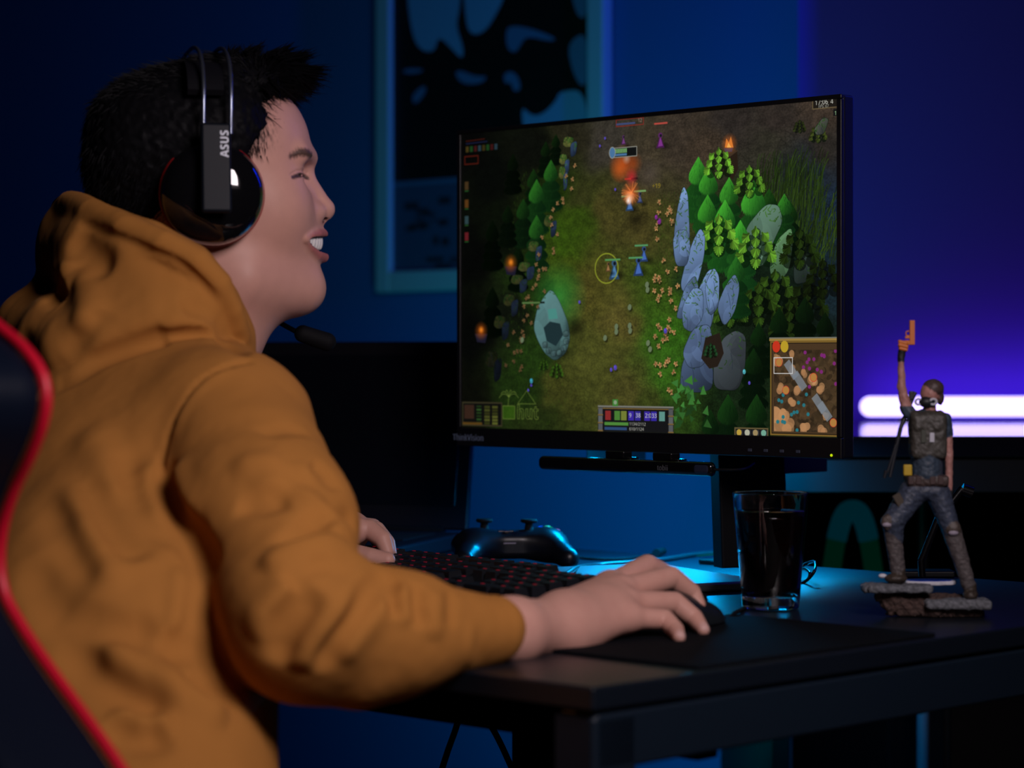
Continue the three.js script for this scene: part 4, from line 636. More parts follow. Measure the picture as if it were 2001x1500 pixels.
  // minimap: a brown chart with paler clearings
  { const q = bx(1504, 668, 1640, 852); panel(q, 'rgb(70,52,34)', 'rgb(120,92,40)'); const [x, y, w, h2] = q; g.save(); g.beginPath(); g.rect(x + 12, y + 24, w - 24, h2 - 34); g.clip();
    for (let i = 0; i < 500; i++) { g.fillStyle = rgb([70, 54, 36], 0.5 + 0.7 * r(), .6); g.beginPath(); g.ellipse(x + w * r(), y + h2 * r(), 4 + 8 * r(), 7 + 12 * r(), r() * 3, 0, 7); g.fill(); }
    for (const [a, b, s] of [[.1, .2, .07], [.3, .14, .05], [.32, .3, .06], [.48, .34, .05], [.6, .4, .07], [.12, .5, .06], [.38, .52, .06], [.3, .64, .06], [.72, .5, .06], [.12, .85, .14], [.24, .92, .1], [.2, .78, .08], [.5, .94, .07], [.75, .94, .07], [.8, .8, .05]]) { for (let i = 0; i < 5; i++) { g.fillStyle = rgb([176, 128, 86], .8 + .3 * r(), .75); g.beginPath(); g.ellipse(x + w * (a + (r() - .5) * s), y + h2 * (b + (r() - .5) * s), w * s * .7, h2 * s * .6, r() * 3, 0, 7); g.fill(); } }
    for (const [a, b, c] of [[.3, .3, .5], [.42, .42, .4], [.7, .66, .5], [.78, .74, .5]]) { g.save(); g.translate(x + w * a, y + h2 * b); g.rotate(.9); g.fillStyle = 'rgba(120,128,136,.8)'; g.fillRect(-30, -13, 60, 26); g.restore(); }
    for (let i = 0; i < 15; i++) { g.fillStyle = 'rgb(120,40,110)'; g.beginPath(); g.arc(x + w * (.45 + .5 * r()), y + h2 * (.1 + .45 * r() * r()), 6, 0, 7); g.fill(); g.fillStyle = 'rgb(40,110,120)'; g.beginPath(); g.arc(x + w * (.08 + .5 * r()), y + h2 * (.55 + .4 * r()), 6, 0, 7); g.fill(); }
    for (const [a, b] of [[.12, .22], [.62, .38], [.22, .52], [.9, .86]]) { g.strokeStyle = 'rgb(190,50,40)'; g.lineWidth = 3; g.beginPath(); g.arc(x + w * a, y + h2 * b, 12, 0, 7); g.stroke(); g.fillStyle = 'rgb(170,120,60)'; g.fill(); }
    g.restore(); g.strokeStyle = 'rgb(200,200,200)'; g.lineWidth = 2.5; g.strokeRect(x + 12, y + h2 * .17, w * .27, h2 * .17); for (const [a, c] of [[.08, 'rgb(190,50,30)'], [.2, 'rgb(180,150,40)']]) { g.fillStyle = c; g.beginPath(); g.ellipse(x + w * a, y + 14, 15, 18, 0, 0, 7); g.fill(); } g.fillStyle = 'rgb(150,120,60)'; g.fillRect(x - 6, y - 10, w + 10, 7); g.fillStyle = 'rgb(110,110,100)'; g.fillRect(x - 6, y - 14, w + 10, 4); }
  { const q = bx(1434, 836, 1498, 853); panel(q, 'rgb(26,26,28)', 'rgb(90,78,50)'); ['rgb(180,150,60)', 'rgb(170,170,150)', 'rgb(150,130,90)', 'rgb(110,160,140)'].forEach((c, i) => { g.fillStyle = 'rgb(52,54,58)'; g.fillRect(q[0] + 5 + i * q[2] / 4, q[1] + 5, q[2] / 4 - 8, q[3] - 8); g.fillStyle = c; g.beginPath(); g.arc(q[0] + q[2] * (.125 + i * .25), q[1] + q[3] * .55, 10, 0, 7); g.fill(); }); }
  // bottom centre: skills, life and mana
  { const q = bx(1166, 794, 1314, 846); g.fillStyle = 'rgb(20,20,22)'; g.fillRect(...q); g.fillStyle = 'rgb(112,112,104)'; g.fillRect(q[0], q[1] - 4, q[2], 6); g.fillStyle = 'rgb(120,96,50)'; g.fillRect(q[0], q[1] + 4, q[2], 3);
    const cell = (i, c, t) => { const x = q[0] + q[2] * (.1 + i * .088), y = q[1] + q[3] * .16, w = q[2] * .075, h2 = q[3] * .38; g.fillStyle = c; g.fillRect(x, y, w, h2); if (t) { g.fillStyle = 'rgb(190,190,190)'; g.font = '20px sans-serif'; g.fillText(t, x + 3, y + h2 * .66); } };
    cell(0, 'rgb(130,40,40)'); cell(1.4, 'rgb(70,120,50)'); cell(2.4, 'rgb(110,120,50)'); cell(3.5, 'rgb(56,40,150)', '9'); cell(4.5, 'rgb(50,40,140)', '38'); cell(5.9, 'rgb(56,40,150)', '2:02'); cell(6.9, 'rgb(50,40,150)', '33'); cell(8.1, 'rgb(90,140,130)');
    g.fillStyle = 'rgb(76,130,56)'; g.fillRect(q[0] + q[2] * .09, q[1] + q[3] * .62, q[2] * .32, q[3] * .13); g.fillStyle = 'rgb(44,70,110)'; g.fillRect(q[0] + q[2] * .09, q[1] + q[3] * .82, q[2] * .3, q[3] * .12); g.fillStyle = 'rgb(170,170,160)'; g.font = '15px sans-serif'; g.fillText('1134/2112', q[0] + q[2] * .42, q[1] + q[3] * .74); g.fillText('610/1124', q[0] + q[2] * .42, q[1] + q[3] * .94);
    for (const f of [0, .93]) for (let i = 0; i < 3; i++) { g.fillStyle = rgb([90, 92, 94], .8 + .3 * r()); g.fillRect(q[0] + q[2] * f + 2, q[1] + q[3] * (.05 + i * .32), q[2] * .07 - 4, q[3] * .27); g.fillStyle = 'rgb(118,94,52)'; g.fillRect(q[0] + q[2] * f, q[1] + q[3] * (.31 + i * .32), q[2] * .07, 4); } const p = sc(1200, 786); g.fillStyle = 'rgb(60,120,50)'; g.fillRect(p[0] - 12, p[1] - 10, 24, 22); g.fillStyle = 'rgb(130,150,120)'; g.beginPath(); g.arc(p[0], p[1], 7, 0, 7); g.fill(); }
  // bottom left: portrait panel; top left: party panel; top right: clock and score
  { const q = bx(902, 786, 978, 832); panel(q, 'rgb(14,14,12)', 'rgb(50,46,30)'); g.fillStyle = 'rgb(50,32,24)'; g.fillRect(q[0] + 8, q[1] + 8, q[2] * .25, q[3] - 30); for (let i = 0; i < 6; i++) for (let j = 0; j < 2; j++) { g.fillStyle = rgb([70, 74, 30], .5 + .7 * r()); g.fillRect(q[0] + q[2] * (.56 + j * .2), q[1] + 10 + i * q[3] / 7, q[2] * .14, q[3] / 9); g.fillStyle = rgb([40, 70, 30], .6 + .6 * r()); g.fillRect(q[0] + q[2] * .36, q[1] + 10 + i * q[3] / 7, q[2] * .12, q[3] / 14); } g.fillStyle = 'rgb(80,56,20)'; g.fillRect(q[0], q[1] + q[3] - 10, q[2] * .5, 8); }
  { for (let i = 0; i < 8; i++) { const [x, y] = sc(908 + i * 8, 292 - i * .8); g.fillStyle = rgb([[60, 50, 20], [30, 70, 30], [60, 20, 20], [40, 60, 70]][i & 3], .7 + .3 * r()); g.fillRect(x, y - 10, 14, 20); } const a = sc(908, 276); g.strokeStyle = 'rgb(50,16,12)'; g.lineWidth = 4; g.beginPath(); g.moveTo(...a); g.lineTo(...sc(945, 271)); g.stroke(); g.strokeStyle = 'rgb(20,24,50)'; g.beginPath(); g.moveTo(...sc(908, 281)); g.lineTo(...sc(950, 276)); g.stroke(); g.strokeStyle = 'rgb(70,20,12)'; g.strokeRect(...bx(906, 306, 932, 319)); [[363, 'rgb(60,44,24)'], [398, 'rgb(80,50,20)'], [430, 'rgb(40,60,64)'], [462, 'rgb(90,24,30)']].forEach(([y, c]) => { const q = sc(906, y); g.fillStyle = c; g.fillRect(q[0], q[1] - 14, 18, 28); g.fillStyle = 'rgb(30,70,30)'; g.fillRect(q[0], q[1] + 16, 18, 4); }); }
  { const q = bx(1586, 199, 1640, 208); g.fillStyle = 'rgb(30,26,22)'; g.fillRect(q[0], q[1] - 6, q[2], q[3] + 4); g.strokeStyle = 'rgb(96,82,56)'; g.lineWidth = 3; g.strokeRect(q[0], q[1] - 6, q[2], q[3] + 6); g.fillStyle = 'rgb(190,190,180)'; g.font = '20px sans-serif'; const p = sc(1590, 202.5); g.fillText('17:06', p[0], p[1] + 4); g.fillText('4', p[0] + 58, p[1] + 4); g.fillText('3', p[0] + 88, p[1] + 4); g.fillStyle = 'rgb(150,90,40)'; g.beginPath(); g.moveTo(p[0] + 106, p[1] - 8); g.lineTo(p[0] + 120, p[1] - 8); g.lineTo(p[0] + 113, p[1] + 6); g.fill(); g.fillStyle = 'rgb(160,160,150)'; g.font = '12px sans-serif'; const f = sc(1597, 210); g.fillText('FPS: 67', f[0], f[1] + 2); const e = bx(1626, 215, 1640, 222); g.fillStyle = 'rgb(22,22,22)'; g.fillRect(e[0], e[1] - 3, e[2], e[3] + 8); g.fillStyle = 'rgb(150,190,140)'; g.font = '17px sans-serif'; g.fillText('11', e[0] + 4, e[1] + 15); }
  // the faint hut sign printed over the lower left of the picture
  { const p = sc(978, 818); g.strokeStyle = 'rgba(120,140,60,.55)'; g.lineWidth = 2.5; g.font = 'bold 62px sans-serif'; g.strokeText('hut', p[0] + 70, p[1] - 2); g.fillStyle = 'rgba(70,120,20,.4)'; g.fillRect(p[0] + 6, p[1] - 44, 56, 44); g.strokeRect(p[0] + 6, p[1] - 44, 56, 44); g.beginPath(); g.moveTo(p[0] + 76, p[1] - 52); g.lineTo(p[0] + 118, p[1] - 96); g.lineTo(p[0] + 160, p[1] - 52); g.closePath(); g.stroke(); for (let i = 0; i < 6; i++) { const a = Math.PI + i * .62; g.beginPath(); g.moveTo(p[0] + 34, p[1] - 74); g.quadraticCurveTo(p[0] + 34 + Math.cos(a) * 26, p[1] - 96 + Math.sin(a) * 14, p[0] + 34 + Math.cos(a) * 46, p[1] - 70 + Math.sin(a) * 22); g.stroke(); } g.beginPath(); g.moveTo(p[0] + 34, p[1] - 74); g.lineTo(p[0] + 30, p[1] - 44); g.stroke(); }
}
const screenTex = new THREE.CanvasTexture(screenCanvas); screenTex.colorSpace = THREE.SRGBColorSpace;
{
  const g = new THREE.PlaneGeometry(scrW, scrH); g.applyMatrix4(basis(E, UP, VV.clone().negate(), mo(0.006 + scrW / 2, (scrB + scrT) / 2, -0.0018)));
  part(monitor, 'screen', g, new THREE.MeshPhysicalMaterial({ color: 0x020202, roughness: 0.5, specularIntensity: 0.25, emissive: 0xffffff, emissiveMap: screenTex, emissiveIntensity: 1.0 }), 'screen showing a forest path from above with game panels');
  const c = mo(0.006 + scrW / 2, (scrB + scrT) / 2, 0.002); rectLight(c, c.clone().addScaledVector(VV, -1), scrW, scrH, [0.7, 0.9, 0.4], 0.012);
}
// monitor details
part(monitor, 'brand_lettering', lettering('ThinkVision', 0.0068, 0.0003, basis(E, UP, VV.clone().negate(), mo(0.0185, MBOT + 0.0098, 0.001))), mat([0.16, 0.20, 0.30], { roughness: 0.5 }));
for (let i = 0; i < 4; i++) part(monitor, 'button', box(mo(MW - 0.030 - i * 0.020 - 0.022, MBOT + 0.006, 0.0012), 0.005, 0.003, 0.0012, 0.0005, E, UP, VV.clone().negate()), mat([0.05, 0.06, 0.09], { roughness: 0.4 }));
part(monitor, 'power_light', ball(mo(MW - 0.0115, MBOT + 0.0035, 0.0012), 0.0014, 0.0014, 0.0014, 10), mat([0.3, 0.4, 0.0], { emissive: new THREE.Color().setRGB(0.45, 0.6, 0.0), emissiveIntensity: 1 }), 'small yellow-green power light');
// stand: neck, base plate
{
  const c0 = mo(MW * 0.70, 0, -0.075);
  const colA = P(1378, 900, 2.62), colB = P(1398, 1094, 2.62);
  const neckX = new V3(0.95, 0, -0.31), neckZ = new V3().crossVectors(neckX, UP);
  const w = 0.066, s = new THREE.Shape([[-0.012, 0.33], [w - 0.008, 0.33], [w + 0.006, 0.0], [0, 0.0]].map(p => new THREE.Vector2(...p)));
  const g = new THREE.ExtrudeGeometry(s, { depth: 0.022, bevelEnabled: true, bevelSize: 0.002, bevelThickness: 0.002, bevelSegments: 2 }); g.applyMatrix4(basis(neckX, UP, neckZ, P(1398, 1094, 2.53).setY(DESK_Y + 0.012)));
  part(monitor, 'stand_neck', g, matBlack);
  const arm = mo(MW * 0.66, 1.04, -0.05); part(monitor, 'stand_arm', box(arm, 0.09, 0.09, 0.05, 0.006, E, UP, VV.clone().negate()), matBlack);
  // base plate: its near edge shows below the glass
  const bx2 = new V3(0.90, 0, -0.436).normalize(), bz2 = new V3().crossVectors(bx2, UP).normalize();
  const front = ground(1400, 1158, DESK_Y), bc = front.clone().addScaledVector(bz2, -0.115).addScaledVector(bx2, -0.06).setY(DESK_Y + 0.0055);
  part(monitor, 'stand_base', box(bc, 0.24, 0.009, 0.23, 0.003, bx2, UP, bz2), mat([0.09, 0.10, 0.11], { roughness: 0.42, bumpMap: grain, bumpScale: 0.0001 }));
}
// eye tracker bar under the monitor
{
  const a = onPlane(1056, 904, mo(0, 0, 0.014), VV), b = onPlane(1396, 916, mo(0, 0, 0.014), VV), y = (a.y + b.y) / 2; a.y = b.y = y;
  const t = thing('eye_tracker', 'slim black sensor bar clipped under the monitor', 'sensor', a.clone().lerp(b, 0.5).setY(y - 0.008));
  const L = a.distanceTo(b), c = a.clone().lerp(b, 0.5), X = b.clone().sub(a).normalize();
  part(t, 'bar', box(c, L, 0.0145, 0.011, 0.0054, X, UP, VV.clone().negate(), 4), matBlackGloss);
  part(t, 'end_window', box(c.clone().addScaledVector(X, L * 0.445).addScaledVector(VV, -0.0008), 0.024, 0.0125, 0.0102, 0.005, X, UP, VV.clone().negate(), 4), mat([0.02, 0.025, 0.05], { roughness: 0.3 }), 'satin grey end window');
  part(t, 'brand_lettering', lettering('tobii', 0.0052, 0.0003, basis(X, UP, VV.clone().negate(), c.clone().addScaledVector(X, L * 0.235).addScaledVector(VV, -0.0056))), mat([0.09, 0.09, 0.10], { roughness: 0.6 }));
  for (const f of [-0.055, 0.215]) { const q = c.clone().addScaledVector(X, L * f).setY((y + 0.007 + MBOT) / 2).addScaledVector(VV, 0.006); part(t, 'clip', box(q, 0.026, MBOT - y - 0.005, 0.014, 0.0015, X, UP, VV.clone().negate()), matBlackGloss); part(t, 'clip', box(q.clone().addScaledVector(X, 0.012).setY(y + 0.0078), 0.020, 0.0022, 0.014, 0.0008, X, UP, VV.clone().negate()), matBlackGloss); }
  part(t, 'cable', tube([c.clone().addScaledVector(X, L / 2), c.clone().addScaledVector(X, L / 2 + 0.02).addScaledVector(VV, 0.01), P(1474, 905, 2.52), P(1482, 900, 2.6)], 0.0013, 24, 6), matRubber);
}
// ------------------------------------------------------------------ headset
{
  const hw = (x, y, z) => HEAD.O.clone().addScaledVector(HEAD.X, x).addScaledVector(HEAD.Y, y).addScaledVector(HEAD.Z, z);
  const cupC = P(415, 379, 2.118), rel = cupC.clone().sub(HEAD.O), cx = rel.dot(HEAD.X), cy = rel.dot(HEAD.Y), cz = rel.dot(HEAD.Z);
  const t = thing('headset', 'black over-ear gaming headset with glossy cups worn by the person', 'headset', hw(cx, cy - 0.06, 0));
  const axisM = (at, z, tilt = 0) => { const Z = HEAD.Z.clone().multiplyScalar(z).addScaledVector(UP, tilt).normalize(), X = HEAD.X.clone(), Y = new V3().crossVectors(Z, X).normalize(); return basis(new V3().crossVectors(Y, Z), Y, Z, at); };
  for (const s of [1, -1]) {
    const at = hw(cx, cy, s * cz);
    const turn = (prof, seg = 56) => { const g = new THREE.LatheGeometry(prof.map(p => new THREE.Vector2(...p)), seg); g.rotateX(Math.PI / 2); g.applyMatrix4(axisM(at, s)); return g; };
    const cup = part(t, 'ear_cup', turn([[0.0445, -0.006], [0.0455, 0.0], [0.0445, 0.006], [0.041, 0.0125], [0.034, 0.018], [0.024, 0.0212], [0.012, 0.0225], [0.0001, 0.0229]]), mat([0.004, 0.004, 0.005], { roughness: 0.06, clearcoat: 1, clearcoatRoughness: 0.03 }), 'glossy black domed ear cup');
    part(cup, 'ring', (() => { const g = new THREE.TorusGeometry(0.0452, 0.0013, 8, 64); g.applyMatrix4(axisM(at.clone().addScaledVector(HEAD.Z, -s * 0.0045), s)); return g; })(), mat([0.30, 0.006, 0.008], { roughness: 0.4 }), 'thin red ring');
    part(t, 'ear_cushion', turn([[0.001, -0.024], [0.030, -0.026], [0.040, -0.024], [0.0445, -0.018], [0.0445, -0.010], [0.043, -0.006], [0.001, -0.006]], 40), mat([0.006, 0.006, 0.007], { roughness: 0.75 }));
  }
  // slider plate over each cup
  const plate = (s) => { const c = s > 0 ? P(422, 328, 2.086) : hw(cx + 0.004, cy + 0.0245, -cz - 0.026); const Yp = UP.clone().multiplyScalar(0.985).addScaledVector(HEAD.Z, -s * 0.13).normalize(), Xp = HEAD.X, Zp = new V3().crossVectors(Xp, Yp).normalize(); return { c, Xp, Yp, Zp }; };
  for (const s of [1, -1]) {
    const { c, Xp, Yp, Zp } = plate(s);
    const p = part(t, 'slider_plate', box(c, 0.0262, 0.0785, 0.0075, 0.0028, Xp, Yp, Zp, 3), mat([0.005, 0.007, 0.011], { roughness: 0.45, specularIntensity: 0.25 }), 'dark grey slider plate');
    if (s > 0) part(p, 'brand_lettering', lettering('ASUS', 0.0072, 0.0003, basis(Yp, Xp.clone().negate(), Zp, c.clone().addScaledVector(Xp, 0.0072).addScaledVector(Yp, 0.0205).addScaledVector(Zp, 0.0037)), font.bold), mat([0.62, 0.66, 0.75], { roughness: 0.4 }));
  }
  // two spring-steel bows and the padded strap under them
  const steel = mat([0.22, 0.25, 0.32], { roughness: 0.25, metalness: 0.9 });
  const yb = cy + 0.056, yt = hp(380, 91).sub(HEAD.O).dot(HEAD.Y);
  for (const [px, lean] of [[370, -0.003], [417, -0.001]]) { const x = hp(px, 240).sub(HEAD.O).dot(HEAD.X); const pts = []; for (let i = 0; i <= 24; i++) { const a = Math.PI * i / 24, c = Math.cos(a), s2 = Math.sin(a); pts.push(hw(x + lean + 0.003 * s2 + 0.0075 * c, yb - 0.004 + (yt - yb) * Math.pow(s2, 0.62), 0.0990 * Math.sign(c) * Math.pow(Math.abs(c), 0.72))); } part(t, 'bow', tube(pts, 0.0019, 90, 8), steel, 'slim steel headband bow'); }
  { const x0 = hp(352, 200).sub(HEAD.O).dot(HEAD.X), x1 = hp(420, 200).sub(HEAD.O).dot(HEAD.X), out = [], inn = []; for (let i = 0; i <= 28; i++) { const a = 0.35 + (Math.PI - 0.7) * i / 28, c = Math.cos(a), s2 = Math.sin(a), zz = 0.0945 * Math.sign(c) * Math.pow(Math.abs(c), 0.75), yy = yb + (yt - yb - 0.016) * Math.pow(s2, 0.62); out.push(new THREE.Vector2(zz, yy)); inn.push(new THREE.Vector2(zz * 0.955, yy - 0.0045)); }
    const g = new THREE.ExtrudeGeometry(new THREE.Shape([...out, ...inn.reverse()]), { depth: x1 - x0, bevelEnabled: false }); g.applyMatrix4(new THREE.Matrix4().makeBasis(HEAD.Z.clone(), UP, HEAD.X.clone().negate())); const o = hw(x1, 0, 0); g.translate(o.x, HEAD.O.y, o.z); part(t, 'head_strap', g, mat([0.003, 0.003, 0.005], { roughness: 0.8, specularIntensity: 0.3 })); }
  part(t, 'microphone_boom', tube([hw(cx + 0.01, cy - 0.035, -cz), hp(500, 590, -0.075), hp(535, 611, -0.06), hp(565, 632, -0.05), hp(600, 652, -0.042)], 0.0024, 40, 8), matBlack);
  part(t, 'microphone', [rod(hp(602, 651, -0.042), hp(650, 667, -0.04), 0.0082, 0.0088, 20), ball(hp(603, 651, -0.042), 0.0082), ball(hp(650, 667, -0.04), 0.0088)], matRubber, 'foam microphone tip');
}
// ------------------------------------------------------------------ gaming chair
{
  const cc = 0.905, at = new V3().addScaledVector(VV, cc), prof = [[-130, 560], [-60, 590], [0, 637], [58, 688], [88, 735], [95, 775], [88, 825], [66, 885], [33, 955], [10, 1030], [4, 1100], [14, 1160], [48, 1225], [105, 1310], [172, 1402], [240, 1500], [300, 1600], [330, 1720]];
  const plane = prof.map(([x, y]) => { const p = onPlane(x, y, at, VV); return [p.dot(E), p.y]; });
  const e0 = -1.53, curve = new THREE.CatmullRomCurve3(plane.map(p => new V3(p[0] - e0, p[1], 0)), false, 'centripetal').getPoints(90);
  const back = new V3().addScaledVector(E, e0).addScaledVector(VV, cc);
  const t = thing('gaming_chair', 'black gaming chair with red piping behind the person', 'chair', back.clone().addScaledVector(VV, 0.2).setY(0));
  const toW = (x, y, v) => back.clone().addScaledVector(E, x).addScaledVector(VV, v).setY(y);
  const s = new THREE.Shape([...curve.map(p => new THREE.Vector2(p.x, p.y)), ...curve.slice().reverse().map(p => new THREE.Vector2(-p.x, p.y))]);
  const g = new THREE.ExtrudeGeometry(s, { depth: 0.05, bevelEnabled: true, bevelSize: 0.006, bevelThickness: 0.014, bevelSegments: 4, bevelOffset: -0.006, curveSegments: 4 }); g.applyMatrix4(basis(E, UP, VV.clone().negate(), toW(0, 0, -0.018)));
  const leather = mat([0.003, 0.006, 0.016], { roughness: 0.5, specularIntensity: 0.28 });
  part(t, 'backrest', g, leather, 'dark leather backrest');
  // soft side panel on the rear face, standing a little proud of the frame
  const s2 = new THREE.Shape([...curve.map(p => new THREE.Vector2(p.x * 0.86 - 0.004, p.y)), ...curve.slice().reverse().map(p => new THREE.Vector2(-p.x * 0.86, p.y))]); const g2 = new THREE.ExtrudeGeometry(s2, { depth: 0.006, bevelEnabled: true, bevelSize: 0.012, bevelThickness: 0.010, bevelSegments: 4, curveSegments: 4 }); g2.applyMatrix4(basis(E, UP, VV.clone().negate(), toW(0, 0, -0.076))); part(t, 'rear_panel', g2, leather);
  const red = mat([0.62, 0.004, 0.026], { roughness: 0.45 });
  for (const m of [1, -1]) part(t, 'piping', tube(curve.map(p => toW(m * p.x, p.y, -0.002)), 0.0044, 220, 10), red, 'red piping along the edge');
  const seatC = toW(0, 0.43, 0.27);
  part(t, 'seat', box(seatC, 0.50, 0.10, 0.50, 0.04, E, UP, VV.clone().negate(), 4), leather);
  part(t, 'hinge', box(toW(0, 0.42, 0.0), 0.44, 0.10, 0.05, 0.01, E, UP, VV.clone().negate()), matBlack);
  part(t, 'gas_lift', rod(seatC.clone().setY(0.09), seatC.clone().setY(0.39), 0.026, 0.022, 20), matBlack);
  for (let i = 0; i < 5; i++) { const a = i * 1.2566 + 0.3, tip = seatC.clone().add(new V3(Math.cos(a) * 0.31, 0, Math.sin(a) * 0.31)); part(t, 'foot_bar', rod(seatC.clone().setY(0.11), tip.clone().setY(0.075), 0.026, 0.018, 10), matBlack); const w = part(t, 'castor', rod(tip.clone().setY(0.03).add(new V3(-Math.sin(a) * 0.02, 0, Math.cos(a) * 0.02)), tip.clone().setY(0.03).add(new V3(Math.sin(a) * 0.02, 0, -Math.cos(a) * 0.02)), 0.03, 0.03, 18), matBlack); part(w, 'fork', rod(tip.clone().setY(0.05), tip.clone().setY(0.08), 0.009, 0.009, 8), matBlack); }
}
// ------------------------------------------------------------------ keyboard
{
  const kr = new V3(-0.616, 0, -0.788), kcF = new V3(-0.788, 0, 0.616), th = 0.085, kc = kcF.clone().multiplyScalar(Math.cos(th)).addScaledVector(UP, -Math.sin(th)).normalize(), kn = new V3().crossVectors(kc, kr).normalize(); if (kn.y < 0) kn.negate();
  const RR = P(1238, 1131, 2.085); RR.y = DESK_Y + 0.029;
  const kp = (a, b, h) => RR.clone().addScaledVector(kr, a).addScaledVector(kc, b).addScaledVector(kn, h);
  const KL = 0.440, KD = 0.136;
  const t = thing('keyboard', 'black mechanical keyboard with red-lit key legends behind the forearm', 'keyboard', kp(KL / 2, KD / 2, 0).setY(DESK_Y));
  part(t, 'case', [box(kp(KL / 2, KD / 2, -0.005), KL, 0.014, KD, 0.003, kr, kn, new V3().crossVectors(kr, kn))], mat([0.010, 0.011, 0.013], { roughness: 0.5 }));
  for (const a of [0.04, KL - 0.04]) part(t, 'foot', box(kp(a, 0.012, -0.012).setY((kp(a, 0.012, -0.010).y + DESK_Y) / 2), 0.02, Math.max(0.004, kp(a, 0.012, -0.010).y - DESK_Y), 0.008, 0.001, kr, UP, new V3().crossVectors(kr, UP)), matRubber);
  const u = 0.01905, rows = [];
  const blockRight = [[0.008, 4], [0.008 + 4.25 * u, 3], [0.008 + 7.5 * u, 15]];
  const keyMat = mat([0.006, 0.007, 0.010], { roughness: 0.40, specularIntensity: 0.7 }), legendMat = mat([0.2, 0.0, 0.01], { emissive: new THREE.Color().setRGB(0.085, 0.001, 0.006), emissiveIntensity: 1, roughness: 0.6 });
  const capGeo = new Map(), legGeo = new THREE.BoxGeometry(0.0040, 0.0005, 0.0016), KZ = new V3().crossVectors(kr, kn);
  function keycap(w) { const k = w.toFixed(2); if (!capGeo.has(k)) { const bw = u * w - 0.0011, tw = bw - 0.005, bd = u - 0.0011, td = bd - 0.005, h = 0.0118, g = new THREE.BoxGeometry(1, 1, 1), p = g.attributes.position; for (let i = 0; i < p.count; i++) { const top = p.getY(i) > 0; p.setXYZ(i, p.getX(i) * (top ? tw : bw), top ? h : 0, p.getZ(i) * (top ? td : bd) + (top ? 0.0006 : 0)); } g.computeVertexNormals(); capGeo.set(k, g); } return capGeo.get(k); }
  const rot = new THREE.Matrix4().makeBasis(kr, kn, KZ);
  function key(a, b, w) { const m = shadows(new THREE.Mesh(keycap(w), keyMat)); m.name = 'key'; m.setRotationFromMatrix(rot); m.position.copy(kp(a, b, 0.0035)).sub(t.position); t.add(m); const l = shadows(new THREE.Mesh(legGeo, legendMat)); l.name = 'legend'; l.position.set(0.001, 0.0119, 0.003 * Math.sign(KZ.dot(kc)) * -1); m.add(l); }
  for (let r0 = 0; r0 < 6; r0++) {
    const b = 0.016 + (r0 === 0 ? 0 : 0.004) + r0 * u;
    // number pad, navigation block, main block, from the right end
    if (r0 >= 1) { const w4 = r0 === 5 ? [[0.5, 1], [1.5, 1], [3, 2]] : [[0.5, 1], [1.5, 1], [2.5, 1], [3.5, 1]]; for (const [x, w] of w4) key(0.008 + x * u, b, w); }
    if (r0 !== 3 && r0 !== 4) for (const x of [0.5, 1.5, 2.5]) key(0.008 + (4.25 + x) * u, b, 1); else if (r0 === 4) key(0.008 + 5.75 * u, b, 1);
    const main = [[1, 1, 1, 1, .5, 1, 1, 1, 1, .5, 1, 1, 1, 1, 1, 1], [2, 1, 1, 1, 1, 1, 1, 1, 1, 1, 1, 1, 1, 1], [1.5, 1, 1, 1, 1, 1, 1, 1, 1, 1, 1, 1, 1, 1.5], [2.25, 1, 1, 1, 1, 1, 1, 1, 1, 1, 1, 1, 1.75], [2.75, 1, 1, 1, 1, 1, 1, 1, 1, 1, 1, 2.25], [1.25, 1.25, 1.25, 1.25, 6.25, 1.25, 1.25, 1.25]][r0];
    let x = 7.5; for (const w of main) { if (w >= 1) key(0.008 + (x + w / 2) * u, b, w); x += w; }
  }
  part(t, 'cable', tube([kp(0.10, 0.002, 0.0), ground(1118, 1112, DESK_Y + 0.02).lerp(kp(0.10, 0, 0), 0.4), ground(1160, 1104, DESK_Y + 0.003), ground(1220, 1099, DESK_Y + 0.003), ground(1300, 1092, DESK_Y + 0.003), ground(1360, 1083, DESK_Y + 0.003), ground(1420, 1079, DESK_Y + 0.003), ground(1480, 1080, DESK_Y + 0.003)], 0.0027, 70, 10), mat([0.02, 0.022, 0.025], { roughness: 0.32 }));
}
// ------------------------------------------------------------------ mouse
{
  const c = P(1312, 1215, 2.03); c.y = PAD_Y;
  const t = thing('mouse', 'black computer mouse under the right hand', 'mouse', c);
  const f = (x, y, z) => { const a = ell(c.clone().add(new V3(0, 0.001, 0)), 0.060, 0.024, 0.031, VV, UP), b = ell(c.clone().addScaledVector(VV, -0.016).add(new V3(0, 0.002, 0)), 0.042, 0.031, 0.033, VV, UP); return Math.max(smin(a(x, y, z), b(x, y, z), 0.012), PAD_Y + 0.0006 - y); };
  part(t, 'shell', skin(f, c.clone().add(new V3(-0.08, -0.004, -0.08)), c.clone().add(new V3(0.08, 0.05, 0.08)), 0.0022), mat([0.010, 0.013, 0.016], { roughness: 0.35 }));
  part(t, 'scroll_wheel', (() => { const g = new THREE.CylinderGeometry(0.0085, 0.0085, 0.006, 18); g.rotateZ(Math.PI / 2); g.applyMatrix4(basis(E, UP, VV.clone().negate(), c.clone().addScaledVector(VV, 0.036).add(new V3(0, 0.017, 0)))); return g; })(), matRubber);
  part(t, 'cable', tube([c.clone().addScaledVector(VV, 0.060).add(new V3(0, 0.006, 0)), P(1420, 1209, 2.10), ground(1438, 1196, PAD_Y + 0.002), ground(1450, 1190, DESK_Y + 0.002), ground(1462, 1184, DESK_Y + 0.002)], 0.0019, 40, 8), matRubber);
}
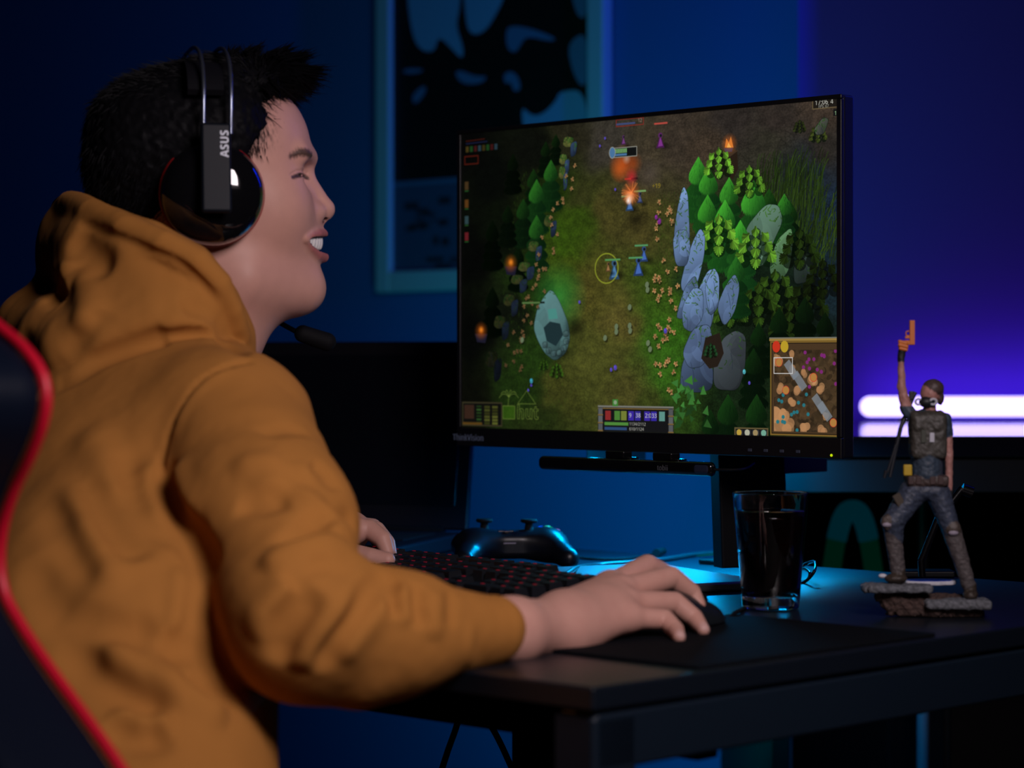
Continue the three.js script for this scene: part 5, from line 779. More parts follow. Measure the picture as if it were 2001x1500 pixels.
// ------------------------------------------------------------------ game controller
{
  const X = new V3(0.985, 0, -0.17).normalize(), Zc = new V3().crossVectors(X, UP).normalize();        // Zc points to the near side (grips)
  const c = P(997, 1062, 2.64); const cp = (x, y, z) => c.clone().addScaledVector(X, x).addScaledVector(Zc, z).setY(DESK_Y + y);
  const t = thing('game_controller', 'black game controller lying behind the keyboard', 'controller', cp(0, 0, 0));
  const f = blend([
    rbox(cp(0, 0.0245, -0.008), 0.044, 0.0148, 0.028, 0.010, X, UP), ell(cp(-0.038, 0.0245, -0.004), 0.026, 0.0160, 0.030, X, UP), ell(cp(0.038, 0.0245, -0.004), 0.026, 0.0160, 0.030, X, UP),
    cap(cp(-0.044, 0.0235, 0.004), cp(-0.058, 0.0125, 0.046), 0.0160, 0.0115), cap(cp(0.044, 0.0235, 0.004), cp(0.056, 0.0125, 0.046), 0.0160, 0.0115),
  ], 0.012);
  const fb = (x, y, z) => Math.max(f(x, y, z), DESK_Y + 0.0008 - y);
  part(t, 'body', skin(fb, cp(0, 0, 0).add(new V3(-0.12, -0.004, -0.1)), cp(0, 0, 0).add(new V3(0.12, 0.08, 0.1)), 0.0022), mat([0.004, 0.005, 0.008], { roughness: 0.33, specularIntensity: 0.7 }));
  for (const [x, z] of [[-0.0265, -0.012], [0.0205, 0.002]]) { const b = cp(x, 0.0375, z); part(t, 'thumb_stick', [lathe([[0.0001, 0], [0.0125, 0], [0.0115, 0.0025], [0.005, 0.0035], [0.0042, 0.010], [0.0085, 0.0112], [0.0094, 0.0130], [0.0086, 0.0150], [0.0001, 0.0146]], b, 24)], matRubber); }
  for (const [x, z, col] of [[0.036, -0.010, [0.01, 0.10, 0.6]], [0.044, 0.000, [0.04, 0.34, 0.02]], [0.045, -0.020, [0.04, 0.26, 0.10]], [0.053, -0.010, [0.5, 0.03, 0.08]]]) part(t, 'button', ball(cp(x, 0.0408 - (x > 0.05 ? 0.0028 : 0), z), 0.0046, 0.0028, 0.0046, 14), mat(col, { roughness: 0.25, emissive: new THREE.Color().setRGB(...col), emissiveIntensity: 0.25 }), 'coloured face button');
  part(t, 'direction_pad', [box(cp(-0.006, 0.0392, 0.006), 0.018, 0.003, 0.006, 0.001, X, UP, Zc), box(cp(-0.006, 0.0392, 0.006), 0.006, 0.003, 0.018, 0.001, X, UP, Zc)], matBlackGloss);
  part(t, 'port', box(cp(-0.004, 0.0275, 0.0203), 0.014, 0.0014, 0.0015, 0.0006, X, UP, Zc), mat([0.25, 0.22, 0.26], { roughness: 0.4 }), 'pale slot on the near edge');
  part(t, 'cable', tube([cp(0.058, 0.02, -0.02), ground(1128, 1088, DESK_Y + 0.003), ground(1170, 1092, DESK_Y + 0.002), ground(1220, 1091, DESK_Y + 0.002), ground(1270, 1083, DESK_Y + 0.002), ground(1288, 1078, DESK_Y + 0.003)], 0.0017, 50, 8), matRubber);
  part(t, 'plug', [rod(ground(1282, 1080, DESK_Y + 0.006), ground(1296, 1076, DESK_Y + 0.006), 0.0048, 0.0042, 12)], matRubber);
}
// ------------------------------------------------------------------ glass of cola
{
  const at = ground(1506, 1190); at.y = DESK_Y;
  const t = thing('drinking_glass', 'clear tumbler of dark cola beside the mouse pad', 'glass', at);
  const H = 0.106, ro = y => 0.0258 + (0.0345 - 0.0258) * Math.pow(y / H, 1.1);
  const prof = [[0.0001, 0.0006], [0.0235, 0.0006], [0.0254, 0.002]]; for (let i = 0; i <= 12; i++) { const y = 0.004 + (H - 0.0045) * i / 12; prof.push([ro(y), y]); } prof.push([0.0338, H], [0.0328, H - 0.0006]); for (let i = 12; i >= 0; i--) { const y = 0.0135 + (H - 0.0145) * i / 12; prof.push([ro(y) - 0.0019, y]); } prof.push([0.018, 0.0122], [0.0001, 0.0118]);
  part(t, 'tumbler', lathe(prof, at, 64), new THREE.MeshPhysicalMaterial({ color: 0xffffff, roughness: 0.02, transmission: 1, thickness: 0.004, ior: 1.5 }), 'clear glass tumbler');
  const lp = [[0.0001, 0.0122], [0.018, 0.0126], [ro(0.0145) - 0.0021, 0.0142]]; for (let i = 1; i <= 10; i++) { const y = 0.0142 + (0.0895 - 0.0142) * i / 10; lp.push([ro(y) - 0.0021, y]); } lp.push([0.0001, 0.0893]);
  part(t, 'cola', lathe(lp, at, 48), mat([0.003, 0.0012, 0.001], { roughness: 0.1, specularIntensity: 0.3 }), 'dark cola');
}
// ------------------------------------------------------------------ loose cable loop by the glass
single('cable_loop', tube([ground(1540, 1128, DESK_Y + 0.002), ground(1572, 1136, DESK_Y + 0.002), P(1590, 1118, 2.42), P(1592, 1098, 2.46), P(1576, 1101, 2.50), P(1562, 1108, 2.50), P(1575, 1112, 2.46), P(1583, 1122, 2.43), ground(1574, 1136, DESK_Y + 0.002), ground(1540, 1140, DESK_Y + 0.002)], 0.0016, 80, 8), mat([0.006, 0.006, 0.008], { roughness: 0.25 }), 'short loop of black cable standing right of the glass', 'cable');
// ------------------------------------------------------------------ second computer: laptop
{
  const X = new V3(0.955, 0, 0.296).normalize(), N = new V3().crossVectors(X, UP).normalize();                     // N: out of its screen, to the sitter
  const hr = P(912, 1044, 2.90); hr.y = DESK_Y + 0.022;
  const tilt = 0.20, Y = UP.clone().multiplyScalar(Math.cos(tilt)).addScaledVector(N, -Math.sin(tilt)).normalize(), Z = new V3().crossVectors(X, Y).normalize();
  const LW = 0.40, LH = 0.232, lid = (x, y, z = 0) => hr.clone().addScaledVector(X, x - LW).addScaledVector(Y, y).addScaledVector(Z, z);
  const t = thing('laptop', 'open laptop with a dark screen left of the monitor', 'laptop', hr.clone().addScaledVector(X, -LW / 2).setY(DESK_Y));
  part(t, 'lid', box(lid(LW / 2, LH / 2, -0.005), LW, LH, 0.009, 0.003, X, Y, Z), mat([0.003, 0.003, 0.006], { roughness: 0.5, specularIntensity: 0.4 }));
  part(t, 'screen', box(lid(LW / 2 - 0.0, LH / 2 + 0.006, 0.0), LW - 0.034, LH - 0.046, 0.0012, 0.0004, X, Y, Z), mat([0.003, 0.004, 0.007], { roughness: 0.22 }), 'switched-off glossy screen');
  part(t, 'base', box(hr.clone().addScaledVector(X, -LW / 2).addScaledVector(N, 0.125).setY(DESK_Y + 0.0105), LW, 0.019, 0.25, 0.004, X, UP, N), mat([0.004, 0.004, 0.007], { roughness: 0.5, specularIntensity: 0.4 }));
  part(t, 'hinge', rod(lid(0.03, 0.0, -0.004), lid(LW - 0.03, 0.0, -0.004), 0.006, 0.006, 12), matBlack);
  part(t, 'keyboard_deck', box(hr.clone().addScaledVector(X, -LW / 2).addScaledVector(N, 0.10).setY(DESK_Y + 0.0203), LW - 0.05, 0.0016, 0.11, 0.0006, X, UP, N), matRubber);
}
// ------------------------------------------------------------------ framed print on the back wall
{
  const W0 = A0.clone().addScaledVector(VV, -0.016), wp = (px, py) => onPlane(px, py, W0, VV);
  const l = wp(742, 572), r0 = wp(1188, 572), wdt = r0.clone().sub(l).dot(E), y0 = l.y, y1 = 1.95, bar = 0.036;
  const fp = (x, y, out = 0) => l.clone().setY(y).addScaledVector(E, x).addScaledVector(VV, -out);
  const t = thing('framed_print', 'pale framed dark print hanging on the blue wall', 'picture', fp(wdt / 2, y0));
  const fm = mat([0.10, 0.24, 0.40], { roughness: 0.6, specularIntensity: 0.3 });
  const fb = (x0, x1, ya, yb) => box(fp((x0 + x1) / 2, (ya + yb) / 2), x1 - x0, yb - ya, 0.024, 0.004, E, UP, VV.clone().negate());
  part(t, 'frame', [fb(0, bar, y0, y1), fb(wdt - bar, wdt, y0, y1), fb(bar, wdt - bar, y0, y0 + bar), fb(bar, wdt - bar, y1 - bar, y1)], fm, 'pale frame');
  const S = 512, cv = document.createElement('canvas'); cv.width = S; cv.height = 1024; const g = cv.getContext('2d'), rr = rng(3);
  const iw = wdt - 2 * bar, ih = y1 - y0 - 2 * bar, at = (px, py) => { const p = wp(px, py); return [(p.clone().sub(l).dot(E) - bar) / iw * S, (y1 - bar - p.y) / ih * 1024]; };
  g.fillStyle = 'rgb(2,3,6)'; g.fillRect(0, 0, S, 1024);
  const blob = (pts, c) => { g.fillStyle = c; g.beginPath(); const q = pts.map(p => at(...p)); g.moveTo((q[0][0] + q[q.length - 1][0]) / 2, (q[0][1] + q[q.length - 1][1]) / 2); q.forEach((p, i) => { const n = q[(i + 1) % q.length]; g.quadraticCurveTo(p[0], p[1], (p[0] + n[0]) / 2, (p[1] + n[1]) / 2); }); g.fill(); };
  const pale = 'rgb(64,116,176)', mid = 'rgb(44,84,140)';
  blob([[795, -60], [800, 30], [815, 95], [850, 105], [858, 70], [880, 90], [905, 118], [908, 95], [892, 50], [900, 20], [905, -60]], pale); blob([[905, -60], [912, 50], [925, 70], [950, 62], [970, 30], [990, -10], [985, -60]], pale);
  blob([[990, 60], [1000, 50], [1040, 55], [1090, 75], [1080, 82], [1030, 70], [1018, 90], [1008, 105], [992, 95]], mid); blob([[890, 140], [905, 138], [930, 150], [955, 148], [945, 162], [915, 166], [898, 158]], mid); blob([[985, 145], [1000, 138], [1015, 150], [1020, 175], [1005, 180], [1000, 160], [988, 165]], mid);
  blob([[1115, 80], [1150, 60], [1150, 170], [1130, 165], [1112, 110]], mid); blob([[1020, 205], [1040, 228], [1065, 222], [1090, 195], [1095, 178], [1150, 175], [1150, 330], [1060, 330], [1025, 260]], pale); blob([[1110, -60], [1150, -60], [1150, 40], [1125, 30]], mid); blob([[785, 140], [800, 133], [830, 135], [825, 142], [800, 145]], mid); blob([[805, 190], [822, 170], [836, 168], [830, 188], [812, 206]], mid);
  { const a = at(785, 355), b = at(1150, 540); g.fillStyle = 'rgb(28,52,92)'; g.fillRect(0, a[1], S, b[1] - a[1] + 60); for (let i = 0; i < 60; i++) { const p = at(790 + 350 * rr(), 372 + 150 * rr()); g.fillStyle = `rgba(8,10,18,${0.35 + 0.4 * rr()})`; g.fillRect(p[0], p[1], 14 + 40 * rr(), 6 + 14 * rr()); } g.fillStyle = 'rgb(36,74,124)'; g.fillRect(0, a[1], S, 10); }
  const tx = new THREE.CanvasTexture(cv); tx.colorSpace = THREE.SRGBColorSpace;
  const pg = new THREE.PlaneGeometry(iw, ih); pg.applyMatrix4(basis(E, UP, VV.clone().negate(), fp(wdt / 2, (y0 + y1) / 2, 0.002))); part(t, 'print', pg, mat([1, 1, 1], { map: tx, roughness: 0.5 }), 'dark abstract print with pale patches');
}
// ------------------------------------------------------------------ rear table with the light tube on it
{
  const ty = 0.884, x0 = 0.30, x1 = 1.55, d0 = 2.76, d1 = 3.51;
  const t = thing('rear_table', 'glossy black table against the far wall under the light tube', 'table', new V3((x0 + x1) / 2, 0, -(d0 + d1) / 2));
  part(t, 'table_top', box(new V3((x0 + x1) / 2, ty - 0.012, -(d0 + d1) / 2), x1 - x0, 0.024, d1 - d0, 0.002), mat([0.004, 0.004, 0.006], { roughness: 0.10 }));
  part(t, 'apron', box(new V3((x0 + x1) / 2, ty - 0.045, -d0 - 0.02), x1 - x0, 0.04, 0.02, 0.002), matBlack);
  part(t, 'added_side_panel', box(new V3(x0 + 0.01, (ty - 0.026 + 0.01) / 2, -(d0 + d1) / 2), 0.02, ty - 0.036, d1 - d0 - 0.06, 0.002), matBlack);  // black sheet added to cover the lit wall beside the table
  part(t, 'added_back_panel', box(new V3((x0 + x1) / 2 + 0.02, (ty - 0.026 + 0.01) / 2, -d1 + 0.02), x1 - x0 - 0.06, ty - 0.036, 0.018, 0.002), matBlack);  // black sheet added so the space under the table stays dark
  for (const px of [1537, 1804, 2120]) { const q = P(px, 900, 2.95), leg = part(t, 'leg', rod(q.clone().setY(0.59), q.clone().setY(ty - 0.024), 0.0065, 0.0065, 14), matBlack); part(leg, 'leg_sleeve', rod(q.clone().setY(0.0), q.clone().setY(0.6), 0.0078, 0.0078, 14), mat([0.05, 0.075, 0.12], { roughness: 0.5 }), 'pale sleeve on the lower leg'); }
  // light tube
  const a = P(1700, 805, 3.475), r = 0.0145; a.y = ty + r + 0.006; const b = a.clone().setX(1.5);
  const l = thing('light_tube', 'glowing violet light tube lying on the rear table', 'lamp', a.clone().lerp(b, 0.5).setY(ty));
  part(l, 'glow_tube', [rod(a, b, r, r, 24), ball(a, r, r, r, 20), ball(b, r, r, r, 20)], mat([0.9, 0.9, 0.95], { emissive: new THREE.Color().setRGB(1.35, 1.05, 3.0), emissiveIntensity: 1 }), 'white-hot violet tube');
  for (const x of [a.x + 0.05, 1.4]) part(l, 'rest', box(new V3(x, ty + 0.003, a.z), 0.012, 0.006, 0.03, 0.001), matBlack);
  part(l, 'end_piece', rod(b, b.clone().add(new V3(0.02, 0, 0)), r * 1.05, r * 1.05, 20), matBlack);
  const n = 3, L = b.x - a.x;
  const mid = a.clone().lerp(b, 0.5);
  rectLight(mid.clone().add(new V3(0, r * 0.75, -r * 0.85)), mid.clone().add(new V3(0, 0.75, -1)), L, 0.028, TUBE.color, TUBE.power);
}
// ------------------------------------------------------------------ computer tower with an arched lamp on it, under the rear table
{
  const c = P(1666, 1040, 3.22), TH = 0.60, t0 = thing('computer_tower', 'black computer tower standing under the rear table', 'computer', c.clone().setY(0));
  part(t0, 'case', box(c.clone().setY(TH / 2 + 0.006), 0.21, TH - 0.012, 0.30, 0.006), matBlack);
  part(t0, 'front_panel', box(c.clone().setY(TH / 2 + 0.006).add(new V3(0, 0, 0.153)), 0.19, TH - 0.04, 0.008, 0.003), matBlackGloss);
  for (const s of [-1, 1]) part(t0, 'foot', box(c.clone().setY(0.004).add(new V3(s * 0.08, 0, 0)), 0.03, 0.008, 0.24, 0.002), matRubber);
  const t = thing('arch_lamp', 'dim teal arched lamp standing on the black computer tower', 'lamp', c.clone().setY(TH));
  const top = P(1666, 996, 3.22), pts = []; for (let i = -14; i <= 14; i++) { const s = i / 14; pts.push(top.clone().add(new V3(0.036 * Math.sign(s) * Math.pow(Math.abs(s), 0.75), -(top.y - TH - 0.012) * Math.pow(Math.abs(s), 2.0), 0))); }
  part(t, 'arch', tube(pts.slice(7, 22), 0.0135, 60, 12), mat([0.02, 0.06, 0.08], { emissive: new THREE.Color().setRGB(0.0, 0.013, 0.019), emissiveIntensity: 1 }), 'teal glowing arch');
  for (const s of [1, -1]) part(t, 'leg', tube((s > 0 ? pts.slice(21) : pts.slice(0, 8)), 0.0125, 40, 12), mat([0.02, 0.06, 0.03], { emissive: new THREE.Color().setRGB(0.0, 0.008, 0.004), emissiveIntensity: 1 }), 'green glowing leg');
  part(t, 'base', box(c.clone().setY(TH + 0.006), 0.11, 0.011, 0.06, 0.003), matBlack);
}
// ------------------------------------------------------------------ lamps of the room
{
  // cyan bar behind the monitor, shining down on the desk
  const v = 0.20, c = mo(MW * 0.36, 0.897, -v), L = 0.26;
  const t = thing('light_bar', 'cyan light bar on a short post hidden behind the monitor', 'lamp', c.clone().setY(DESK_Y));
  part(t, 'housing', box(c, L, 0.016, 0.03, 0.003, E, UP, VV.clone().negate()), matBlack);
  for (const q of [-1, 1]) part(t, 'added_baffle', box(c.clone().addScaledVector(E, q * (L / 2 + 0.002)).add(new V3(0, -0.020, 0)), 0.003, 0.056, 0.10, 0.001, E, UP, VV.clone().negate()), matBlack);  // plates added to keep cyan light off the table apron
  part(t, 'diffuser', box(c.clone().add(new V3(0, -0.009, 0)), L - 0.01, 0.003, 0.024, 0.001, E, UP, VV.clone().negate()), mat([0.5, 0.7, 0.8], { emissive: new THREE.Color().setRGB(...CYAN.color), emissiveIntensity: 1.2 }), 'cyan glowing diffuser');
  const foot = onPlane(1440, 1085, c, VV); part(t, 'post', [rod(foot.clone().setY(DESK_Y + 0.004), foot.clone().setY(0.890), 0.005, 0.005, 12), box(foot.clone().setY(DESK_Y + 0.003), 0.07, 0.006, 0.05, 0.002, E, UP, VV.clone().negate())], matBlack);
  rectLight(c.clone().add(new V3(0, -0.012, 0)), c.clone().add(new V3(0, -1, 0.0001)), L, 0.024, CYAN.color, CYAN.power);
  // cyan strip under the rear edge of the desk, shining on the wall
  const s0 = dk(1.0, 0.66, DW - 0.028), SL = 0.85;
  const st = thing('light_strip', 'cyan light strip fixed under the rear edge of the desk', 'lamp', s0.clone().setY(0.645));
  part(st, 'channel', [deskBox(s0.clone(), SL, 0.03, 0.014, 0.002), ...[-0.38, 0.38].map(q => deskBox(s0.clone().addScaledVector(U, q).setY((0.67 + DESK_Y - SLAB) / 2), 0.02, DESK_Y - SLAB - 0.67, 0.012, 0.001))], matBlack);
  for (const q of [-1, 1]) part(st, 'added_baffle', deskBox(s0.clone().addScaledVector(U, q * (SL / 2 + 0.003)).addScaledVector(VV, 0.03), 0.003, 0.08, 0.08, 0.001), matBlack);  // plates added to stop the strip spilling onto the rear table
  part(st, 'diffuser', deskBox(s0.clone().addScaledVector(VV, 0.008), SL - 0.01, 0.022, 0.003, 0.001), mat([0.5, 0.7, 0.8], { emissive: new THREE.Color().setRGB(...FLOORWASH.color), emissiveIntensity: 1.0 }), 'cyan glowing strip');
  const q = s0.clone().addScaledVector(VV, 0.012); rectLight(q, q.clone().addScaledVector(VV, 1).add(new V3(0, 0.4, 0)), SL, 0.022, FLOORWASH.color, FLOORWASH.power);
  // blue lamp beside the rear table, outside the picture on the right
  const z = BLUE.at.clone().sub(BLUE.aim).setY(0).normalize(), x = new V3().crossVectors(UP, z).normalize();
  const bl = thing('floor_lamp', 'tall blue panel lamp right of the rear table', 'lamp', BLUE.at.clone().setY(0));
  part(bl, 'panel', box(BLUE.at.clone().addScaledVector(z, 0.02), BLUE.w + 0.03, BLUE.h + 0.03, 0.03, 0.006, x, UP, z), matBlack);
  part(bl, 'diffuser', box(BLUE.at.clone().addScaledVector(z, 0.003), BLUE.w, BLUE.h, 0.004, 0.001, x, UP, z), mat([0.3, 0.3, 0.8], { emissive: new THREE.Color().setRGB(...BLUE.color), emissiveIntensity: 1.2 }), 'blue glowing panel');
  { const dir = A0.clone().addScaledVector(U, 0.26).sub(BLUE.at).setY(0).normalize(), side = BLUE.at.clone().addScaledVector(x, x.dot(dir.clone().cross(UP)) > 0 ? 0.026 : -0.026), nn = new V3().crossVectors(dir, UP).normalize(); part(bl, 'added_barn_door', box(side.addScaledVector(dir, 0.21), 0.42, BLUE.h + 0.3, 0.004, 0.001, dir, UP, nn), matBlack, 'black flap added beside the panel to shade the alcove'); }  // unseen flap added to keep the blue light off the alcove wall
  part(bl, 'pole', [rod(BLUE.at.clone().addScaledVector(z, 0.03).setY(0.02), BLUE.at.clone().addScaledVector(z, 0.03).setY(1.2), 0.012)], matBlack);
  part(bl, 'base', box(BLUE.at.clone().addScaledVector(z, 0.03).setY(0.012), 0.28, 0.022, 0.28, 0.008), matBlack);
  rectLight(BLUE.at.clone().addScaledVector(z, -0.004), BLUE.aim.clone().setY(BLUE.at.y), BLUE.w, BLUE.h, BLUE.color, BLUE.power);
}
// ------------------------------------------------------------------ cables hanging under the desk
for (const [pts, w] of [[[[898, 1398, 2.45], [890, 1425, 2.45], [874, 1470, 2.44], [855, 1540, 2.43], [850, 1700, 2.42]], 'leftmost'], [[[955, 1410, 2.35], [972, 1440, 2.36], [990, 1478, 2.37], [1010, 1530, 2.38], [1020, 1700, 2.40]], 'rightmost']])
  single('hanging_cable', tube(pts.map(p => P(...p)), 0.0032, 30, 8), matRubber, `black cable hanging under the desk, ${w} of the two`, 'cable');
// ------------------------------------------------------------------ painted figurine on a rock base
{
  const D = 2.13, px = 1 / 2.382 / F * D, fp = (x, y, z = 0) => P(1650 + x / 2.382, 600 + y / 2.382, D - z * px);
  const at = fp(380, 1450).setY(DESK_Y);        // size of one drawing unit in metres
  const t = thing('figurine', 'painted figurine in tactical gear with one arm raised on a rock', 'figurine', at);
  const k = (a, b, ra, rb) => cap(fp(...a), fp(...b), ra * px, (rb ?? ra) * px), e = (c, rx, ry, rz) => ell(fp(...c), rx * px, ry * px, rz * px);
  const C = { skin: [0.42, 0.20, 0.17], shirt: [0.035, 0.055, 0.085], vest: [0.055, 0.050, 0.042], jeans: [0.040, 0.052, 0.085], gaiter: [0.10, 0.085, 0.085], boot: [0.040, 0.028, 0.020], hair: [0.07, 0.045, 0.04], glove: [0.012, 0.012, 0.014], belt: [0.055, 0.035, 0.03], pad: [0.08, 0.06, 0.05] };
  const pieces = [
    ['skin', blend([e([398, 402, 0], 44, 54, 46), k([400, 440, 0], [396, 480, 0], 26, 30)], 12 * px)],
    ['hair', blend([e([412, 378, -6], 50, 44, 52), e([446, 420, -8], 17, 36, 26)], 10 * px)],
    ['skin', blend([k([288, 470, 0], [266, 372, 4], 27, 20), k([266, 372, 4], [264, 250, 0], 20, 14)], 6 * px)],
    ['glove', blend([k([264, 245, 0], [268, 205, 0], 16, 19), e([274, 182, 0], 24, 22, 22)], 6 * px)],
    ['shirt', blend([e([388, 560, 0], 92, 90, 62), k([300, 488, 0], [285, 470, 0], 32, 28), k([468, 520, 0], [482, 590, 0], 30, 25), k([385, 600, 0], [382, 770, 0], 70, 72)], 24 * px)],
    ['vest', blend([rbox(fp(388, 600, 14), 84 * px, 108 * px, 58 * px, 30 * px), k([330, 500, 30], [345, 560, 60], 22, 20), k([445, 500, 30], [430, 560, 60], 22, 20), e([395, 510, 20], 62, 30, 46)], 10 * px)],
    ['skin', blend([k([482, 600, 0], [487, 700, 6], 22, 18), k([487, 700, 6], [488, 840, 10], 18, 15)], 8 * px)],
    ['glove', e([490, 868, 10], 16, 24, 16)],
    ['belt', rbox(fp(380, 806, 0), 98 * px, 26 * px, 66 * px, 16 * px)],
    ['jeans', blend([e([380, 850, 0], 92, 46, 62), k([322, 860, 0], [226, 1000, 16], 66, 50), k([228, 1000, 16], [235, 1080, 4], 44, 40), k([435, 860, 0], [498, 1040, 16], 58, 42)], 20 * px)],
    ['gaiter', blend([k([225, 1040, 8], [248, 1220, 0], 42, 34), k([500, 1040, 14], [578, 1290, 0], 44, 32)], 8 * px)],
    ['pad', blend([e([208, 1000, 40], 40, 38, 26), e([505, 1030, 40], 36, 40, 26)], 4 * px)],
    ['boot', blend([e([240, 1262, 10], 52, 24, 42), k([252, 1225, 0], [250, 1262, 0], 32, 32)], 10 * px)],
    ['boot', blend([e([586, 1340, 14], 34, 26, 44), k([584, 1300, 0], [588, 1335, 0], 30, 30)], 10 * px)],
  ];
  const all = (x, y, z) => { let d = 1e9; for (const q of pieces) d = smin(d, q[1](x, y, z), 4 * px); return d - noise3(x * 160, y * 160, z * 160) * 0.0004 - noise3(x * 420, y * 420, z * 420) * 0.0002; };
  const col = (x, y, z) => { let d = 1e9, c = null; for (const q of pieces) { const v = q[1](x, y, z); if (v < d) { d = v; c = q[0]; } } const n = 1 + 0.35 * noise3(x * 300, y * 300, z * 300) + (c === 'jeans' || c === 'gaiter' ? 0.3 * noise3(x * 120, y * 500, z * 120) : 0); return C[c].map(v => v * (c === 'skin' ? 1 : n)); };
  const lo = fp(120, 1400, -110), hi = fp(660, 140, 110); const b = new THREE.Box3().setFromPoints([lo, hi, fp(120, 140, 110), fp(660, 1400, -110)]);
  const fig = part(t, 'figure', skin(all, b.min, b.max, 0.00125, col, 2.2), mat([1, 1, 1], { vertexColors: true, roughness: 0.55 }), 'standing figure in vest and jeans');
  const orange = mat([0.62, 0.16, 0.02], { roughness: 0.45 });
  part(fig, 'pistol', [box(fp(315, 118, 0), 24 * px, 114 * px, 20 * px, 3 * px), box(fp(297, 140, 0), 30 * px, 12 * px, 12 * px, 2 * px), box(fp(300, 165, 0), 44 * px, 22 * px, 16 * px, 4 * px), (() => { const g = new THREE.TorusGeometry(11 * px, 3 * px, 6, 18); const c = fp(297, 122, 0); g.translate(c.x, c.y, c.z); return g; })()], orange, 'orange pistol held up');
  part(fig, 'finger_wrap', blendGeo([k([258, 160, 18], [288, 168, 20], 9), k([258, 176, 20], [290, 184, 20], 9), k([260, 192, 18], [288, 198, 18], 8)], fp(270, 180, 18), 46 * px, 1.4 * px), orange, 'orange fingers of the glove');
  function blendGeo(list, c, half, h) { const f = blend(list, 4 * px); return skin(f, c.clone().subScalar(half), c.clone().addScalar(half), h); }
  part(fig, 'respirator', [ball(fp(384, 442, 30), 38 * px, 27 * px, 28 * px, 16)], mat([0.010, 0.011, 0.014], { roughness: 0.5 }), 'dark breathing mask');
  const white = mat([0.55, 0.55, 0.62], { roughness: 0.5 });
  for (const [x, y, z] of [[414, 440, 50], [346, 440, 36]]) part(fig, 'filter', (() => { const g = new THREE.TorusGeometry(13 * px, 5.5 * px, 8, 20); g.scale(1.15, 1, 1); const c = fp(x, y, z); g.translate(c.x, c.y, c.z); return g; })(), white, 'white filter ring');
  part(fig, 'tag_plate', box(fp(408, 606, 76), 22 * px, 44 * px, 6 * px, 2 * px), white, 'white chest plate');
  part(fig, 'pouch', box(fp(368, 602, 74), 24 * px, 60 * px, 12 * px, 4 * px), mat([0.06, 0.065, 0.05], { roughness: 0.7 }));
  part(fig, 'pouch', box(fp(294, 758, 52), 40 * px, 52 * px, 24 * px, 6 * px), mat([0.52, 0.34, 0.015], { roughness: 0.5 }), 'yellow pouch');
  part(fig, 'holster', box(fp(258, 905, 50), 40 * px, 80 * px, 22 * px, 6 * px, new V3(0.86, 0.5, 0), new V3(-0.5, 0.86, 0), new V3(0, 0, 1)), mat([0.06, 0.045, 0.03], { roughness: 0.7 }), 'brown thigh holster');
  for (const x of [310, 345, 410, 448]) part(fig, 'belt_pouch', box(fp(x, 806, 62), 26 * px, 40 * px, 18 * px, 5 * px), mat([0.06, 0.035, 0.032], { roughness: 0.7 }));
  const gun = mat([0.016, 0.018, 0.024], { roughness: 0.4 });
  part(fig, 'rifle', [rod(fp(262, 560, -10), fp(212, 790, -6), 10 * px, 8 * px, 10), rod(fp(330, 395, -20), fp(262, 560, -10), 9 * px, 10 * px, 10), box(fp(312, 410, -12), 22 * px, 40 * px, 20 * px, 4 * px), rod(fp(240, 640, 0), fp(200, 770, 2), 7 * px, 6 * px, 8), rod(fp(195, 760, 4), fp(186, 795, 4), 9 * px, 7 * px, 8)], gun, 'dark rifle slung at the side');
  for (const [x, y] of [[200, 1012], [508, 1050]]) part(fig, 'knee_cap', ball(fp(x, y, 60), 24 * px, 12 * px, 10 * px, 12), mat([0.30, 0.26, 0.32], { roughness: 0.5 }), 'scuffed pale knee cap');
  // the base: slabs of grey rock over brown earth, a splash of blue water
  const grey = (x, y, z) => [0.12, 0.125, 0.14].map(v => v * (1 + 0.5 * noise3(x * 260, y * 260, z * 260) + 0.3 * noise3(x * 700, y * 700, z * 700)));
  const slab = (pts, yTop, yBot, z0, z1, seed) => { const s = new THREE.Shape(pts.map(p => new THREE.Vector2(p[0], p[1]))); return s; };
  const rockF = (list, kk, amp) => { const f = blend(list, kk); return (x, y, z) => f(x, y, z) - noise3(x * 130, y * 130, z * 130) * amp - noise3(x * 380, y * 380, z * 380) * amp * 0.5; };
  const base = part(t, 'rock_base', (() => { const f = rockF([k([230, 1385, 0], [420, 1410, 0], 50, 62), k([420, 1410, 20], [610, 1425, 10], 60, 40), k([300, 1380, -60], [560, 1400, -70], 60, 60), k([160, 1345, 0], [240, 1370, 0], 22, 40)], 30 * px, 0.0016); const g = (x, y, z) => Math.max(f(x, y, z), DESK_Y + 0.0006 - y); const c = fp(380, 1400); return skin(g, c.clone().add(new V3(-0.075, -0.03, -0.06)), c.clone().add(new V3(0.075, 0.05, 0.05)), 0.0014, (x, y, z) => [0.055, 0.032, 0.026].map(v => v * (1 + 0.6 * noise3(x * 200, y * 500, z * 200)))); })(), mat([1, 1, 1], { vertexColors: true, roughness: 0.9 }), 'brown rock');
  const slabGeo = (list, c, s) => { const f = rockF(list, 8 * px, 0.0007); return skin(f, c.clone().addScaledVector(s, -1), c.clone().add(s), 0.0013, grey); };
  part(base, 'stone_slab', slabGeo([rbox(fp(250, 1305, 10), 150 * px, 18 * px, 90 * px, 14 * px), rbox(fp(130, 1308, 6), 48 * px, 16 * px, 60 * px, 12 * px)], fp(250, 1305, 10), new V3(0.042, 0.012, 0.034)), mat([1, 1, 1], { vertexColors: true, roughness: 0.8 }), 'grey stone slab');
